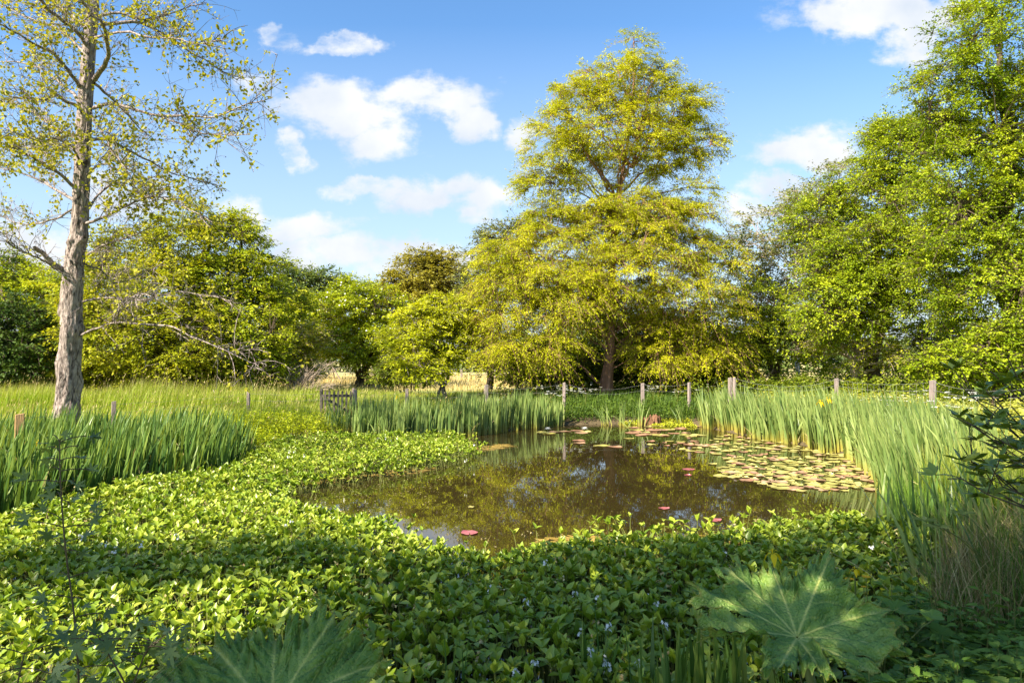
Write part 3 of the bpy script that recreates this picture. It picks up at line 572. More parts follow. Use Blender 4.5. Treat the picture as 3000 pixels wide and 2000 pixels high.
# ------------------------------------------------------------------ trees on the near bank, beside and behind the photographer: their shade falls on the foreground
def shade(gx, gy, t, r, lab, mat='mid', nclu=120, per=60):
    c = np.array([gx, gy, .2])+TOSUN*t; b0 = np.array([c[0]-.6, c[1]-.8, float(gh(c[0]-.6, c[1]-.8))])
    root = thing('broadleaf_tree', lab, 'tree', b0)
    tk = MB(); tubes(tk, bez(b0, (b0+c)/2+np.array([.2, .1, 0]), c, 10), np.linspace(.2, .05, 10)[None], 8)
    P = c+rdir(nclu)*RG.uniform(.1, 1, (nclu, 1))**.4*np.array(r); tubes(tk, bez(np.tile(c-np.array([0, 0, r[2]*.6]), (nclu, 1)), (P+c)/2, P, 5), np.tile(np.linspace(.03, .008, 5), (nclu, 1)), 3)
    ci = np.repeat(np.arange(nclu), per); q = P[ci]+RG.normal(size=(nclu*per, 3))*.24; cr = MB()
    inst(cr, T_HEX, q, rdir(len(q)), rdir(len(q))+np.array([0, 0, .7]), .12, .10)
    tk.build('trunk', M['barkd'], root, loc=b0); cr.build('crown', M[mat], root, loc=b0)
shade(1.7, 5.0, 10.5, (3.3, 1.7, 1.1), 'leafy tree on the near bank whose crown shades the foreground', nclu=115, per=70)
shade(4.6, 6.0, 14, (2.3, 2.4, 1.5), 'second leafy tree on the near bank shading the right reeds', nclu=50, per=70)
shade(4.8, 3.0, 8, (2.8, 1.9, 1.1), 'leafy tree behind the photographer shading the nettles', nclu=62, per=60)
shade(-.7, 3.5, 8.5, (1.6, 1.0, .9), 'slender leafy tree on the near bank shading the left gunnera', nclu=42, per=55)
shade(-2.9, 6.2, 13.5, (1.5, .35, .5), 'thin tree beside the near bank casting a narrow shade over the bogbean', nclu=22, per=70)

# ------------------------------------------------------------------ bogbean carpet
BB = np.array([(-6.1,8.2),(-6.0,10.2),(-5.1,11.4),(-5.2,13.5),(-5.7,15.2),(-5.4,16.7),(-3.5,17.1),(-1.4,17.3),(-.7,14.5),(-1.8,12.3),(-2.9,11.1),(-3.3,10.2),(-3.1,9.1),(-2.2,8.4),(-1.5,8.1),(-1.1,7.4),
               (-.72,6.85),(-.16,6.55),(.35,7.0),(1.4,7.0),(2.2,7.3),(3.2,7.8),(4.0,8.2),(4.9,7.7),(4.0,5.9),(2.8,4.4),(.5,2.9),(-2,2.5),(-4.5,3.0),(-5.9,5)], float)
def scatter(poly, n, dens=None):
    lo = poly.min(0); hi = poly.max(0); out_ = []; tot = 0
    while tot < n:
        q = RG.uniform(lo, hi, (n*2, 2)); q = q[inside(poly, q[:, 0], q[:, 1])]
        if dens is not None: q = q[RG.random(len(q)) < dens(q[:, 0], q[:, 1])]
        out_.append(q); tot += len(q)
    return np.concatenate(out_)[:n]
q = scatter(BB, 19500, lambda x, y: np.clip(1.25-(y-4)*.08, .38, 1))
ed = pdist(BB, q[:, 0], q[:, 1]); nq = len(q)
hh = (.13+.14*RG.random(nq)**1.5+.06*vn(q[:, 0]*1.5, q[:, 1]*1.5))*np.clip(.55+ed*1.2, .55, 1)
def bogplants(q, hh, mbl, mbs, scale=1.0):
    nq = len(q); a0 = RG.random(nq)*6.28; base = np.stack([q[:, 0], q[:, 1], np.full(nq, -.03)], -1)
    lean = RG.normal(size=(nq, 2))*.035; top = np.stack([q[:, 0]+lean[:, 0], q[:, 1]+lean[:, 1], hh], -1)
    tubes(mbs, np.stack([base, (base+top)/2+RG.normal(size=(nq, 3))*.008, top], 1), np.tile([.0045, .004, .003], (nq, 1)), 3)
    s0 = RG.uniform(.05, .108, nq)*scale*(1+.12*np.clip((q[:, 1]-8)/8, 0, 1))
    tilt = RG.uniform(.35, 1.4, nq); prn = np.clip(RG.normal(.48, .26, nq)+.14*vn(q[:, 0]*2.2, q[:, 1]*2.2), 0, 1)
    for j in range(3):
        a = a0+j*2.09+RG.normal(size=nq)*.25; el = tilt+RG.normal(size=nq)*.25
        ax = np.stack([np.cos(a)*np.cos(el), np.sin(a)*np.cos(el), np.sin(el)], -1)
        no = np.stack([-np.cos(a)*np.sin(el), -np.sin(a)*np.sin(el), np.cos(el)], -1)
        s = s0*RG.uniform(.8, 1.1, nq); inst(mbl, T_BOG, top, ax, no+RG.normal(size=(nq, 3))*.15, s, s*.58, np.clip(prn+RG.normal(0, .16, nq), 0, 1))
lv = MB(); st = MB(); bogplants(q, hh, lv, st)
q = RG.uniform((-7, 2), (6, 18), (60000, 2)); ed = pdist(BB, q[:, 0], q[:, 1]); k = (~inside(BB, q[:, 0], q[:, 1])) & (ed < .55) & inside(POND, q[:, 0], q[:, 1]) & (RG.random(len(q)) < .22*np.exp(-ed*5)*(1+vn(q[:, 0]*3, q[:, 1]*3)))
q = q[k]; bogplants(q, RG.uniform(.03, .2, len(q)), lv, st, .85)      # ragged outliers along the edge
bo = lv.build('bogbean_carpet', M['bog'], smooth=True); tag(bo, 'dense carpet of glossy green bogbean leaves covering the near half of the pond', 'water plants', kind='stuff')
so_ = st.build('stems', M['stem'], bo); so_['kind'] = 'stuff'
q = scatter(BB, 420); mb = MB(); n = len(q); blades(mb, np.stack([q[:, 0], q[:, 1], np.full(n, .02)], -1), RG.uniform(.2, .38, n), .007, RG.uniform(0, .12, n), RG.random(n)*6.28, None, 4)
zz = RG.uniform(.24, .36, n); inst(mb, T_DIA, np.stack([q[:, 0], q[:, 1], zz], -1).repeat(4, 0)+RG.normal(size=(n*4, 3))*.014, rdir(n*4), rdir(n*4), .026, .018)
tag(mb.build('old_flower_stalks', M['brown']), 'brown faded flower stalks poking out of the bogbean carpet', 'stalks', kind='stuff')
# individual bogbean plants in the open water at the carpet's edge
lab_bb = 'pale bogbean plant standing alone in open water at the edge of the carpet'
for i, (px, py) in enumerate([(1715,1585),(1745,1560),(1800,1568),(1835,1540),(1818,1590),(1862,1582),(1905,1560),(1930,1585),(2065,1560),(2080,1585),(2155,1540),(2140,1570),(2175,1575),(2260,1545),(2275,1570),(1765,1600),(1980,1580),(2010,1575),(1880,1610),(1700,1612)]):
    c = zat(px, py+25, 0); t = thing('bogbean_plant', lab_bb, 'water plant', (c[0], c[1], 0), 'single bogbean plants along the edge of the carpet')
    l2 = MB(); s2 = MB(); kq = 4; qq = RG.normal(size=(kq, 2))*.05; bogplants(qq, RG.uniform(.1, .27, kq), l2, s2, 1.1)
    l2.build('leaves', M['bog'], t, smooth=True); s2.build('stem', M['stem'], t)
FL = [(525,1563,0),(315,1585,0),(421,1585,0),(247,1565,0),(840,1530,0),(859,1522,0),(476,1410,0),(708,1875,0),(345,1600,0),(1598,1640,1),(1438,1710,1),(1540,1750,1),(1683,1728,1),(1749,1743,1),(1891,1737,1),(1917,1757,1),
      (1700,1838,1),(1726,1888,1),(1763,1915,1),(1566,1925,1),(1512,1950,1),(1776,1935,1),(1865,1930,1),(1778,1820,1),(1942,1815,1),(2119,1612,1),(2544,1590,1),(1110,1282,2),(1130,1280,2),(1165,1282,2),(1145,1288,2),(835,1312,2),(850,1320,2),(848,1335,2),(865,1320,2),(895,1330,2),(1365,1345,2),(1390,1300,2)]
FLAB = ['white bogbean flower spike rising from the sunlit left half of the leaf carpet','white bogbean flower spike rising from the shaded right half of the leaf carpet','small white bogbean flower near the far reeds and gate']
for (px, py, g_) in FL:
    zt = .31; c = zat(px, py, zt); t = thing('bogbean_flower', FLAB[g_], 'flower', (c[0], c[1], 0), ['bogbean flowers in the sunlit carpet','bogbean flowers in the shaded carpet','bogbean flowers by the far reeds'][g_])
    s2 = MB(); tubes(s2, np.array([[0,0,0],[.005,0,.15],[0,0,zt]]), np.array([.004, .0035, .003]), 5); s2.build('stalk', M['stem'], t)
    f2 = MB(); nf = 8; zz = RG.uniform(-.045, .01, nf); aa = RG.random(nf)*6.28; o3 = np.stack([np.cos(aa)*.016, np.sin(aa)*.016, zt+zz], -1)
    for k in range(5):
        a5 = k*1.2566+aa; outd = np.stack([np.cos(aa), np.sin(aa), np.full(nf, .5)], -1); sd_ = unit(np.cross(outd, [0, 0, 1.])); up_ = np.cross(unit(outd), sd_)
        ax = unit(outd)*.35+sd_*np.cos(a5)[:, None]+up_*np.sin(a5)[:, None]
        inst(f2, T_DIA, o3, ax, outd, .014, .009)
    f2.build('petals', M['white'], t)

# ------------------------------------------------------------------ iris beds
def irisbed(poly, n, hmin, hmax, lean, laz, mat, name, label, wd=.032, yfun=None):
    q = scatter(poly, n//7)
    q = q.repeat(7, 0)+RG.normal(size=(len(q)*7, 2))*.055; n = len(q); z = np.maximum(gh(q[:, 0], q[:, 1]), -.08)
    patch = .5+.5*vn(q[:, 0]*.9, q[:, 1]*.9)
    cl = RG.uniform(.78, 1.1, n//7+1).repeat(7)[:n]; h = RG.uniform(hmin, hmax, n)*(.84+.16*patch)*cl; mb = MB()
    fz = RG.normal(size=n)*1.1; tint_c = RG.normal(0, .2, n//7+1).repeat(7)[:n]
    lz = laz+RG.normal(size=n)*.7; ln_ = np.abs(RG.normal(size=n)*lean*.5+lean*.8)*h
    blades(mb, np.stack([q[:, 0], q[:, 1], z], -1), h, RG.uniform(.7, 1.25, n)*wd, ln_, lz, fz, 5, np.clip(.3*patch+tint_c+RG.normal(.36, .22, n), 0, 1), tipw=.04)
    k = max(4, n//24); j = RG.choice(n, k)         # some broken, bent-over blades
    blades(mb, np.stack([q[j, 0], q[j, 1], z[j]], -1), h[j]*.95, wd, RG.uniform(.3, .6, k), RG.random(k)*6.28, RG.random(k)*6.28, 8, RG.uniform(.5, 1, k), tipw=.04, kink=RG.uniform(.15, .5, k))
    k = n//28; j = RG.choice(n, k); mb3 = MB(); blades(mb3, np.stack([q[j, 0], q[j, 1], z[j]], -1), h[j]*RG.uniform(.5, .95, k), wd*.7, RG.uniform(.1, .55, k), RG.random(k)*6.28, RG.random(k)*6.28, 7, None, kink=RG.uniform(0, .4, k)*h[j])
    k = n//5; j = RG.choice(n, k); mb2 = MB()       # dead yellow leaf bases at the waterline
    blades(mb2, np.stack([q[j, 0], q[j, 1], z[j]], -1), RG.uniform(.08, .3, k), .02, RG.uniform(0, .16, k), RG.random(k)*6.28, None, 3)
    o = mb.build(name, M[mat]); tag(o, label, 'reed bed', kind='stuff')
    mb3.V += mb2.V; mb3.A += mb2.A; mb3.T += mb2.T; mb3.F += [f+mb3.n for f in mb2.F]; mb3.n += mb2.n
    d2 = mb3.build('dead_leaves', M['dry'], o); d2['kind'] = 'stuff'
    return o
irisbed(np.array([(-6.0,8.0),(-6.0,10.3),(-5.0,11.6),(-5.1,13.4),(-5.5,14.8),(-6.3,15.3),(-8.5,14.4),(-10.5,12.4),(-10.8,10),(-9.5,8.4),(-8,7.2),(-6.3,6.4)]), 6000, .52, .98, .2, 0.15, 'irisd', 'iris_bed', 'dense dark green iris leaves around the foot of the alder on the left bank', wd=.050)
irisbed(np.array([(-4.1,17.2),(-2.6,17.5),(-.9,18.4),(.3,20.0),(1.3,20.8),(1.7,21.6),(.6,21.8),(-.8,20.2),(-2.4,19.0),(-4.4,18.4)]), 2500, .6, 1.08, .07, 0.1, 'iris', 'iris_bed', 'band of upright blue green iris leaves along the far bank right of the gate', wd=.055)
irisbed(np.array([(5.6,20.8),(6.2,18.2),(6.8,16),(6.9,14),(6.3,12),(5.6,10.2),(5.2,9.0),(6.4,8.8),(7.4,10.4),(8.3,12.6),(8.9,14.6),(8.7,16.6),(8.0,18.8),(7.0,20.8),(6.2,22)]), 4700, .68, 1.3, .2, 3.0, 'iris', 'iris_bed', 'tall pale green iris leaves curving along the right bank of the pond', wd=.056)
def irisclump(px, py, D, n, h, label, mat='iris', wd=.032, lean=.22, z=None, spread=.09, name='iris_clump', laz=None):
    c = at(px, py, D); z0 = max(float(gh(c[0], c[1])), -.05) if z is None else z
    q = RG.normal(size=(n, 2))*spread; mb = MB(); hh_ = RG.uniform(.65, 1.05, n)*h
    blades(mb, np.stack([q[:, 0], q[:, 1], np.zeros(n)], -1), hh_, wd*RG.uniform(.7, 1.2, n), RG.uniform(0, lean, n)*hh_*1.5, RG.random(n)*6.28 if laz is None else laz+RG.normal(size=n)*.5, RG.normal(size=n)*.8, 7, None, tipw=.04)
    o = mb.build(name, M[mat]); o.location = (c[0], c[1], z0); tag(o, label, 'iris plant'); return o
irisclump(985,1270,17.6,34,1.0,'iris clump growing right in front of the picket gate',lean=.35,spread=.18)
irisclump(1062,1275,17.5,18,.95,'small iris clump just right of the picket gate',lean=.25)
irisclump(1775,1250,21.4,12,.75,'iris tuft leaning left below the cypress trunk',lean=.6,laz=2.8)
irisclump(1822,1250,21.3,14,.85,'slim iris tuft at the water below the cypress trunk',lean=.2)
irisclump(1870,1245,21.3,16,.9,'iris tuft left of the rotten stump',lean=.2)
irisclump(1845,1262,20.6,5,.45,'bent iris leaves arching down into the water',lean=1.3)
irisclump(1990,1245,21.4,12,.8,'iris tuft between the stump and the right reed bed',lean=.35,laz=3)
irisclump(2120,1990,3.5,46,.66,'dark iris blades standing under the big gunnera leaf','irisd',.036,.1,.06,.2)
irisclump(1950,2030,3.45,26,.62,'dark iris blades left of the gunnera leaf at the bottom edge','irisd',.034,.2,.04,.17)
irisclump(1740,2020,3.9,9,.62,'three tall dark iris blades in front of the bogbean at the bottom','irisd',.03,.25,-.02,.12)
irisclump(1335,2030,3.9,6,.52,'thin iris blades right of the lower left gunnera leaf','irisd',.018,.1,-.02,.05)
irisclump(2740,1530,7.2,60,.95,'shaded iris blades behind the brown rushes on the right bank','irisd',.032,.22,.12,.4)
irisclump(2860,1560,6.4,26,1.05,'tall pale iris blades leaning left beside the evergreen shrub','iris',.036,.3,.15,.25,laz=2.7)
irisclump(2720,1700,5.6,16,.85,'light iris blades among the brown rushes','iris',.03,.3,.12,.14,laz=2.6)
irisclump(2440,1780,4.6,8,.42,'young pale iris shoot with a yellow bud behind the gunnera leaf','iris',.024,.35,.1,.05,laz=2.5)
# two pale blades by the lower left gunnera leaf
for (px, py, D, h, ln_, lab) in ((830,1960,3.5,.24,.01,'straight pale yellow iris blade behind the lower left gunnera leaf'),(868,1965,3.5,.28,.10,'curved pale yellow iris blade beside the straight one')):
    c = at(px, py, D); mb = MB(); blades(mb, np.zeros((1, 3)), h, .026, ln_, 0.0, np.array([.1]), 8, np.array([1.0])); o = mb.build('iris_shoot', M['bramble']); o.location = c; tag(o, lab, 'leaf')
# short green rushes at the right water edge
q = scatter(np.array([(4.3,6.6),(5.2,8.2),(5.6,9.6),(5.0,9.4),(4.6,8.4),(4.1,7.3)]), 1500); mb = MB(); n = len(q)
blades(mb, np.stack([q[:, 0], q[:, 1], np.full(n, -.03)], -1), RG.uniform(.3, .6, n), .009, RG.uniform(0, .12, n), RG.random(n)*6.28, None, 4)
tag(mb.build('water_grass', M['nettle']), 'fine green water grass at the shaded foot of the right reed bed', 'grass', kind='stuff')

# ------------------------------------------------------------------ lily pads
def padmesh(seed, mat):
    rr = np.random.default_rng(seed); m_ = 28; V = [[0, 0, 0]]; notch = .09
    for i in range(m_+1):
        a = notch+(2*math.pi-2*notch)*i/m_; r = .5*(1+.03*math.sin(3*a+seed)+.015*rr.normal()); V.append([r*math.cos(a)*.92, r*math.sin(a)*.92, .002+.002*math.sin(5*a)])
    V2 = [[v[0]*1.08, v[1]*1.08, v[2]+.012*max(0, math.sin(2*(j/m_*6.28)+seed))**2] for j, v in enumerate(V[1:])]
    n0 = len(V); mb = MB(); mb.add(V+V2, [[0, i+1, i+2] for i in range(m_)], .5)
    mb.F.append(np.array([[i+1, n0+i, n0+i+1, i+2] for i in range(m_)])); o = mb.build('lily_pad', M[mat], smooth=True); return o
protos = {'padg': [padmesh(s, 'padg') for s in (1, 2, 3)], 'padr': [padmesh(s, 'padr') for s in (4, 5)], 'padc': [padmesh(6, 'padc')]}
for k_ in protos:
    for i, o in enumerate(protos[k_]):
        for v in o.data.attributes['rnd'].data: v.value = (.25, .5, .8)[i] if k_ == 'padg' else (.3, .75)[i]
used = {}; cnt = [0]
def pad(px, py, diam, mat, label, group=None, xyz=None):
    c = zat(px, py, 0) if xyz is None else xyz; o0 = random.choice(protos[mat])
    if id(o0) in used: o = o0.copy(); C.objects.link(o)
    else: o = o0; used[id(o0)] = 1
    cnt[0] += 1
    o.location = (c[0], c[1], .004+(cnt[0] % 23)*.0004); o.rotation_euler = (RG.normal()*.012, RG.normal()*.012, RG.random()*6.28); o.scale = (diam, diam*RG.uniform(.88, 1), 1)
    for kk in ('group',):
        if kk in o: del o[kk]
    tag(o, label, 'lily pad', group)
RAFT = np.array([(1935,1300),(1990,1278),(2100,1270),(2230,1284),(2400,1318),(2500,1335),(2590,1372),(2600,1400),(2590,1432),(2450,1436),(2330,1438),(2160,1408),(2090,1374),(2140,1350),(2090,1330),(2000,1318)])
placed = []; tries = 0
while len(placed) < 300 and tries < 30000:
    tries += 1; px = RG.uniform(1930, 2600); py = RG.uniform(1268, 1440)
    if not inside(RAFT, np.array(px), np.array(py)): continue
    if 1322 < py < 1338 and RG.random() < .7 and px < 2420: continue
    if RG.random() > .35+.65*(py-1268)/170: continue
    c = zat(px, py, 0); d = RG.uniform(.12, .30)
    if any((c[0]-x)**2+(c[1]-y)**2 < (.36*(d+e))**2 for x, y, e in placed): continue
    placed.append((c[0], c[1], d)); red = RG.random() < .27
    pad(0, 0, d, 'padr' if red else 'padg', 'bronze red lily pad among the crowded raft beside the right reed bed' if red else 'yellow green lily pad in the crowded raft beside the right reed bed', 'bronze lily pads of the raft' if red else 'green lily pads of the raft', xyz=c)
for (px, py, d, mt, lab) in [(2015,1373,.24,'padc','pink red lily pad alone left of the raft, the larger of a pair'),(2013,1390,.13,'padc','small pink red lily pad just below the larger one left of the raft'),
  (2110,1393,.30,'padg','single tan green lily pad detached at the left end of the raft'),(2125,1386,.17,'padg','small green lily pad touching the detached tan one'),
  (1942,1486,.15,'padc','pink lily pad held up on a stalk in the middle of the open water'),(2087,1520,.19,'padc','dull pink lily pad floating near the shaded bogbean on the right'),
  (1377,1557,.2,'padc','crimson lily pad floating by the patch of reflected sky'),(1760,1305,.42,'padg','large pale lily pad floating in front of the reflected cypress trunk'),(1800,1308,.38,'padr','brownish lily pad overlapping the large pale one in front of the reflected trunk'),
  (1695,1290,.36,'padr','pink lily pad left of the reflected trunk, upper of two'),(1697,1297,.30,'padr','dark red lily pad left of the reflected trunk, lower of two'),(1840,1284,.28,'padg','tan lily pad right of the reflected trunk'),
  (1382,1483,.10,'padg','tiny tan leaf floating on the left water'),(1905,1292,.22,'padr','small red lily pad between the trunk reflection and the raft'),(1908,1302,.24,'padg','pale green lily pad between the trunk reflection and the raft'),(2085,1358,.18,'padg','small green lily pad at the left tip of the lower raft')]:
    pad(px, py, d, mt, lab)
for (px, py) in [(1590,1266),(1625,1265),(1608,1270),(1690,1261),(1715,1264),(1702,1267),(1655,1263)]:
    pad(px, py, .38, 'padg' if RG.random() < .7 else 'padr', 'lily pad lying against the foot of the middle iris band', 'lily pads at the foot of the middle iris band')
for i in range(26):
    px = RG.uniform(1840, 2050); py = RG.uniform(1247, 1276)
    pad(px, py, RG.uniform(.24, .42), 'padr' if RG.random() < .55 else 'padg', 'red or green lily pad in the loose group below the rotten stumps', 'loose lily pads below the stumps')
for (px, py, lab) in [(1604,1256,'white water lily flower at the foot of the middle iris band'),(1712,1255,'pinkish water lily flower left of the cypress reflection')]:
    c = zat(px, py, .04); mb = MB()
    for ring, (nr, el, L) in enumerate(((7, .25, .11), (6, .7, .10), (5, 1.1, .08))):
        a = np.arange(nr)*6.283/nr+ring*.4; ax = np.stack([np.cos(a)*math.cos(el), np.sin(a)*math.cos(el), np.full(nr, math.sin(el))], -1); no = np.stack([-np.cos(a)*math.sin(el), -np.sin(a)*math.sin(el), np.full(nr, math.cos(el))], -1)
        inst(mb, T_OVAL, np.tile([[0., 0, 0]], (nr, 1)), ax, no, L, L*.45)
    o = mb.build('water_lily', M['white'], smooth=True); o.location = (c[0], c[1], .03); tag(o, lab, 'flower')
# water weed mats
def weed(poly, n, label):
    q = scatter(np.array([zat(a, b, 0)[:2] for a, b in poly]), n); mb = MB(); a = RG.normal(size=n)*.6+RG.integers(0, 2, n)*math.pi; L = RG.uniform(.08, .35, n)
    e = np.stack([q[:, 0]+np.cos(a)*L, q[:, 1]+np.sin(a)*L*.6], -1); p0 = np.stack([q[:, 0], q[:, 1], RG.uniform(.003, .018, n)], -1); p2 = np.stack([e[:, 0], e[:, 1], RG.uniform(.003, .018, n)], -1)
    tubes(mb, bez(p0, (p0+p2)/2+RG.normal(size=(n, 3))*np.array([.04, .04, .004]), p2, 4), np.full((n, 4), .0028), 3, RG.random(n))
    tag(mb.build('water_weed', M['weed']), label, 'water weed', kind='stuff')
weed([(1630,1575),(1720,1568),(1800,1572),(1815,1590),(1720,1605),(1640,1592)], 420, 'tangled tan water weed floating in front of the bogbean carpet')
weed([(890,1418),(960,1392),(1060,1382),(1180,1372),(1260,1368),(1200,1384),(1060,1398),(960,1412)], 420, 'orange brown water weed fringe below the far bogbean edge')
weed([(1330,1312),(1420,1308),(1480,1300),(1490,1306),(1400,1322),(1340,1320)], 160, 'thin yellow water weed streak left of the middle iris band')
weed([(2120,1560),(2260,1575),(2300,1600),(2150,1600),(2060,1590)], 260, 'brown water weed between the single bogbean plants on the right')

q = np.concatenate([scatter(POND, 900), scatter(np.array([(.5,6.9),(4,8.2),(5,9.5),(3,9.2),(.5,7.8)]), 260), scatter(np.array([(-3,9),(-2,8.3),(-1,10),(-.5,14),(-1.5,13),(-2.8,11)]), 320)]); n = len(q); mb = MB()
inst(mb, T_HEX, np.stack([q[:, 0], q[:, 1], np.full(n, .004)], -1), rdir(n)*[1,1,.02], np.tile([[0,0,1.]], (n,1)), RG.uniform(.008, .035, n), RG.uniform(.006, .02, n), curl=.1)
tag(mb.build('floating_debris', M['dry']), 'small fallen petals and leaf bits scattered on the open water', 'debris', kind='stuff')
# ------------------------------------------------------------------ meadow grass
def field(n, xr, yr, hm, wdm, mat, name, label, cond=None, seedheads=False, pw=1.0, lean=.25, zone=None):
    Y = yr[0]+(yr[1]-yr[0])*RG.random(n)**pw; X = RG.uniform(xr[0], xr[1], n)
    k = (np.abs(X) < .80*Y+1.5); X = X[k]; Y = Y[k]
    s = pdist(POND, X, Y); k = (~inside(POND, X, Y)) & (s > .25)
    if cond is not None: k &= cond(X, Y)
    X = X[k]; Y = Y[k]; n = len(X); mb = MB(); z = gh(X, Y)
    pat = .7+.3*vn(X*.6, Y*.6); h = RG.uniform(hm[0], hm[1], n)*pat
    blades(mb, np.stack([X, Y, z], -1), h, RG.uniform(.6, 1.3, n)*wdm*(1+Y/60), RG.uniform(.05, 1, n)*lean*h*1.6, RG.normal(size=n)*.9+.2, None, 3, np.clip(.4*(1-pat)*2+RG.normal(.4, .25, n), 0, 1))
    o = mb.build(name, M[mat]); tag(o, label, 'grass', kind='stuff')
    if seedheads:
        j = RG.choice(n, n//22); m2 = MB(); hs_ = h[j]*1.35; b_ = np.stack([X[j], Y[j], z[j]], -1); la = RG.normal(size=len(j))*.8; ll = RG.uniform(.05, .25, len(j))
        blades(m2, b_, hs_, .006*(1+Y[j]/30), ll, la, None, 3)
        tip = b_+np.stack([np.cos(la)*ll, np.sin(la)*ll, hs_], -1); inst(m2, T_DIA, tip, np.stack([np.cos(la)*.5, np.sin(la)*.5, np.ones(len(j))], -1), rdir(len(j)), .09, .022)
        sh = m2.build('seed_heads', M['dry'], o); sh['kind'] = 'stuff'
    return o
LEFTB = np.array([(-6.0,7.5),(-5.0,11.6),(-5.1,13.4),(-5.5,14.8),(-6.3,15.5),(-8.7,14.6),(-10.7,12.6),(-11,9.8),(-9.5,8.2),(-8,7.0)])
field(120000, (-26, 2), (11, 30), (.28, .55), .012, 'grass', 'meadow_grass', 'long sunlit meadow grass on the left behind the iris bed', lambda x, y: ((x < -4.4) | (y > 18.5)) & ~inside(LEFTB, x, y) & (x < .3*(y-18)-.5), True, pw=1.1)
field(26000, (-30, -7.5), (18, 27), (.7, 1.15), .011, 'grass', 'tall_grass', 'tall seeding grass in front of the dark hedge and olive tree at the left', lambda x, y: y > 21+vn(x, y), True)
field(40000, (-26, 34), (27, 40), (.25, .45), .015, 'grass', 'far_meadow_grass', 'meadow grass running back under the trees', lambda x, y: ((y < 32+vn(x*.7, y*.7)) | (x > 2)), False, lean=.15)
field(32000, (-34, 6), (31, 58), (.3, .5), .016, 'dry', 'dry_grass', 'pale dry grass strip in the field behind the gate', lambda x, y: (y > 33+2*vn(x*.5, y)), False, pw=1.3)
field(34000, (0, 30), (20.5, 30), (.3, .8), .016, 'dark', 'bank_grass', 'green grass and herbs on the bank around the cypress, darkened in colour for shade', lambda x, y: x < 8.5, False)  # shadow on the bank is painted through the dark blade colour
field(32000, (6, 26), (12, 30), (.3, .6), .013, 'mid', 'bank_grass', 'green grass behind the right wire fence', lambda x, y: x > 8.7, False)
# yellow green bramble cover between the right reeds and the fence
POLY = np.array([(8.6,12.2),(9.4,14.6),(9.2,16.8),(8.4,19),(7.2,21),(8.8,22),(10.2,20),(11,17.5),(12.5,15),(13,12),(12,9.5),(9.5,8.5),(7.7,9.2),(7.7,10.4)])
q = scatter(POLY, 5200); n = len(q); gz = gh(q[:, 0], q[:, 1]); hz = (.35+.3*RG.random(n)+.2*vn(q[:, 0], q[:, 1])).clip(.2, 1)
mb = MB(); st = MB(); b_ = np.stack([q[:, 0], q[:, 1], gz], -1); tp = b_+np.stack([RG.normal(size=n)*.1, RG.normal(size=n)*.1, hz], -1)
j = RG.choice(n, 1500, replace=False); tubes(st, bez(b_[j], (b_[j]+tp[j])/2, tp[j], 3), np.full((len(j), 3), .004), 3)
pp = tp.repeat(9, 0)+RG.normal(size=(n*9, 3))*np.array([.1, .1, .09]); inst(mb, T_HEX, pp, RG.normal(size=(len(pp), 3))*np.array([1, 1, .4]), np.array([0, 0, .8])+rdir(len(pp))*.7, RG.uniform(.05, .1, len(pp)), RG.uniform(.03, .06, len(pp)))
bo = mb.build('bramble_cover', M['bramble']); tag(bo, 'yellow green leafy undergrowth between the right reed bed and the wire fence', 'undergrowth', kind='stuff'); x = st.build('stems', M['stem'], bo); x['kind'] = 'stuff'
# low herbs on the banks near gate and cypress
def herbs(poly, n, hr, leaf, mat, name, label, tm=T_DIA):
    q = scatter(poly, n); gz = np.maximum(gh(q[:, 0], q[:, 1]), 0); mb = MB(); hz = RG.uniform(*hr, n)
    tp = np.stack([q[:, 0], q[:, 1], gz+hz], -1); pp = tp.repeat(8, 0)+RG.normal(size=(n*8, 3))*np.array([.08, .08, .09])
    inst(mb, tm, pp, RG.normal(size=(len(pp), 3))*np.array([1, 1, .4]), np.array([0, 0, .8])+rdir(len(pp))*.7, leaf, leaf*.5)
    tag(mb.build(name, M[mat]), label, 'herbs', kind='stuff')
herbs(np.array([(1.2,21.4),(3.4,22.0),(5.6,21.6),(6.6,23),(6.2,26),(3.6,28.5),(1,27.5),(-.6,24.5),(-.2,22.5)]), 2400, (.02, .36), .085, 'dark', 'bank_herbs', 'green herbs and ivy on the bank below the cypress, shade painted dark')  # dark colour paints shade here; the sun leaves this bank lit
herbs(np.array([(-5.3,13.6),(-5.4,16.8),(-4.3,17.4),(-5,18.6),(-7,18.5),(-7.4,16),(-6.6,15)]), 1300, (.03, .4), .07, 'lime', 'bank_herbs', 'light green herbs on the bank left of the picket gate')

herbs(np.array([(9,22),(15,21),(26,22),(34,34),(20,38),(9,37),(7,30),(6.5,26)]), 5200, (.1, 1.0), .13, 'mid', 'wood_undergrowth', 'dark green undergrowth beneath the trees behind the right wire fence')
herbs(np.array([(1,30),(8,30),(9,37),(14,42),(0,42)]), 2200, (.2, 1.5), .15, 'mid', 'wood_undergrowth', 'leafy undergrowth closing the gap behind the cypress')
herbs(np.array([(-30,30),(-12,30),(-11,36),(-30,38)]), 3200, (.2, 1.7), .15, 'olive', 'wood_undergrowth', 'low olive green growth at the foot of the left trees')
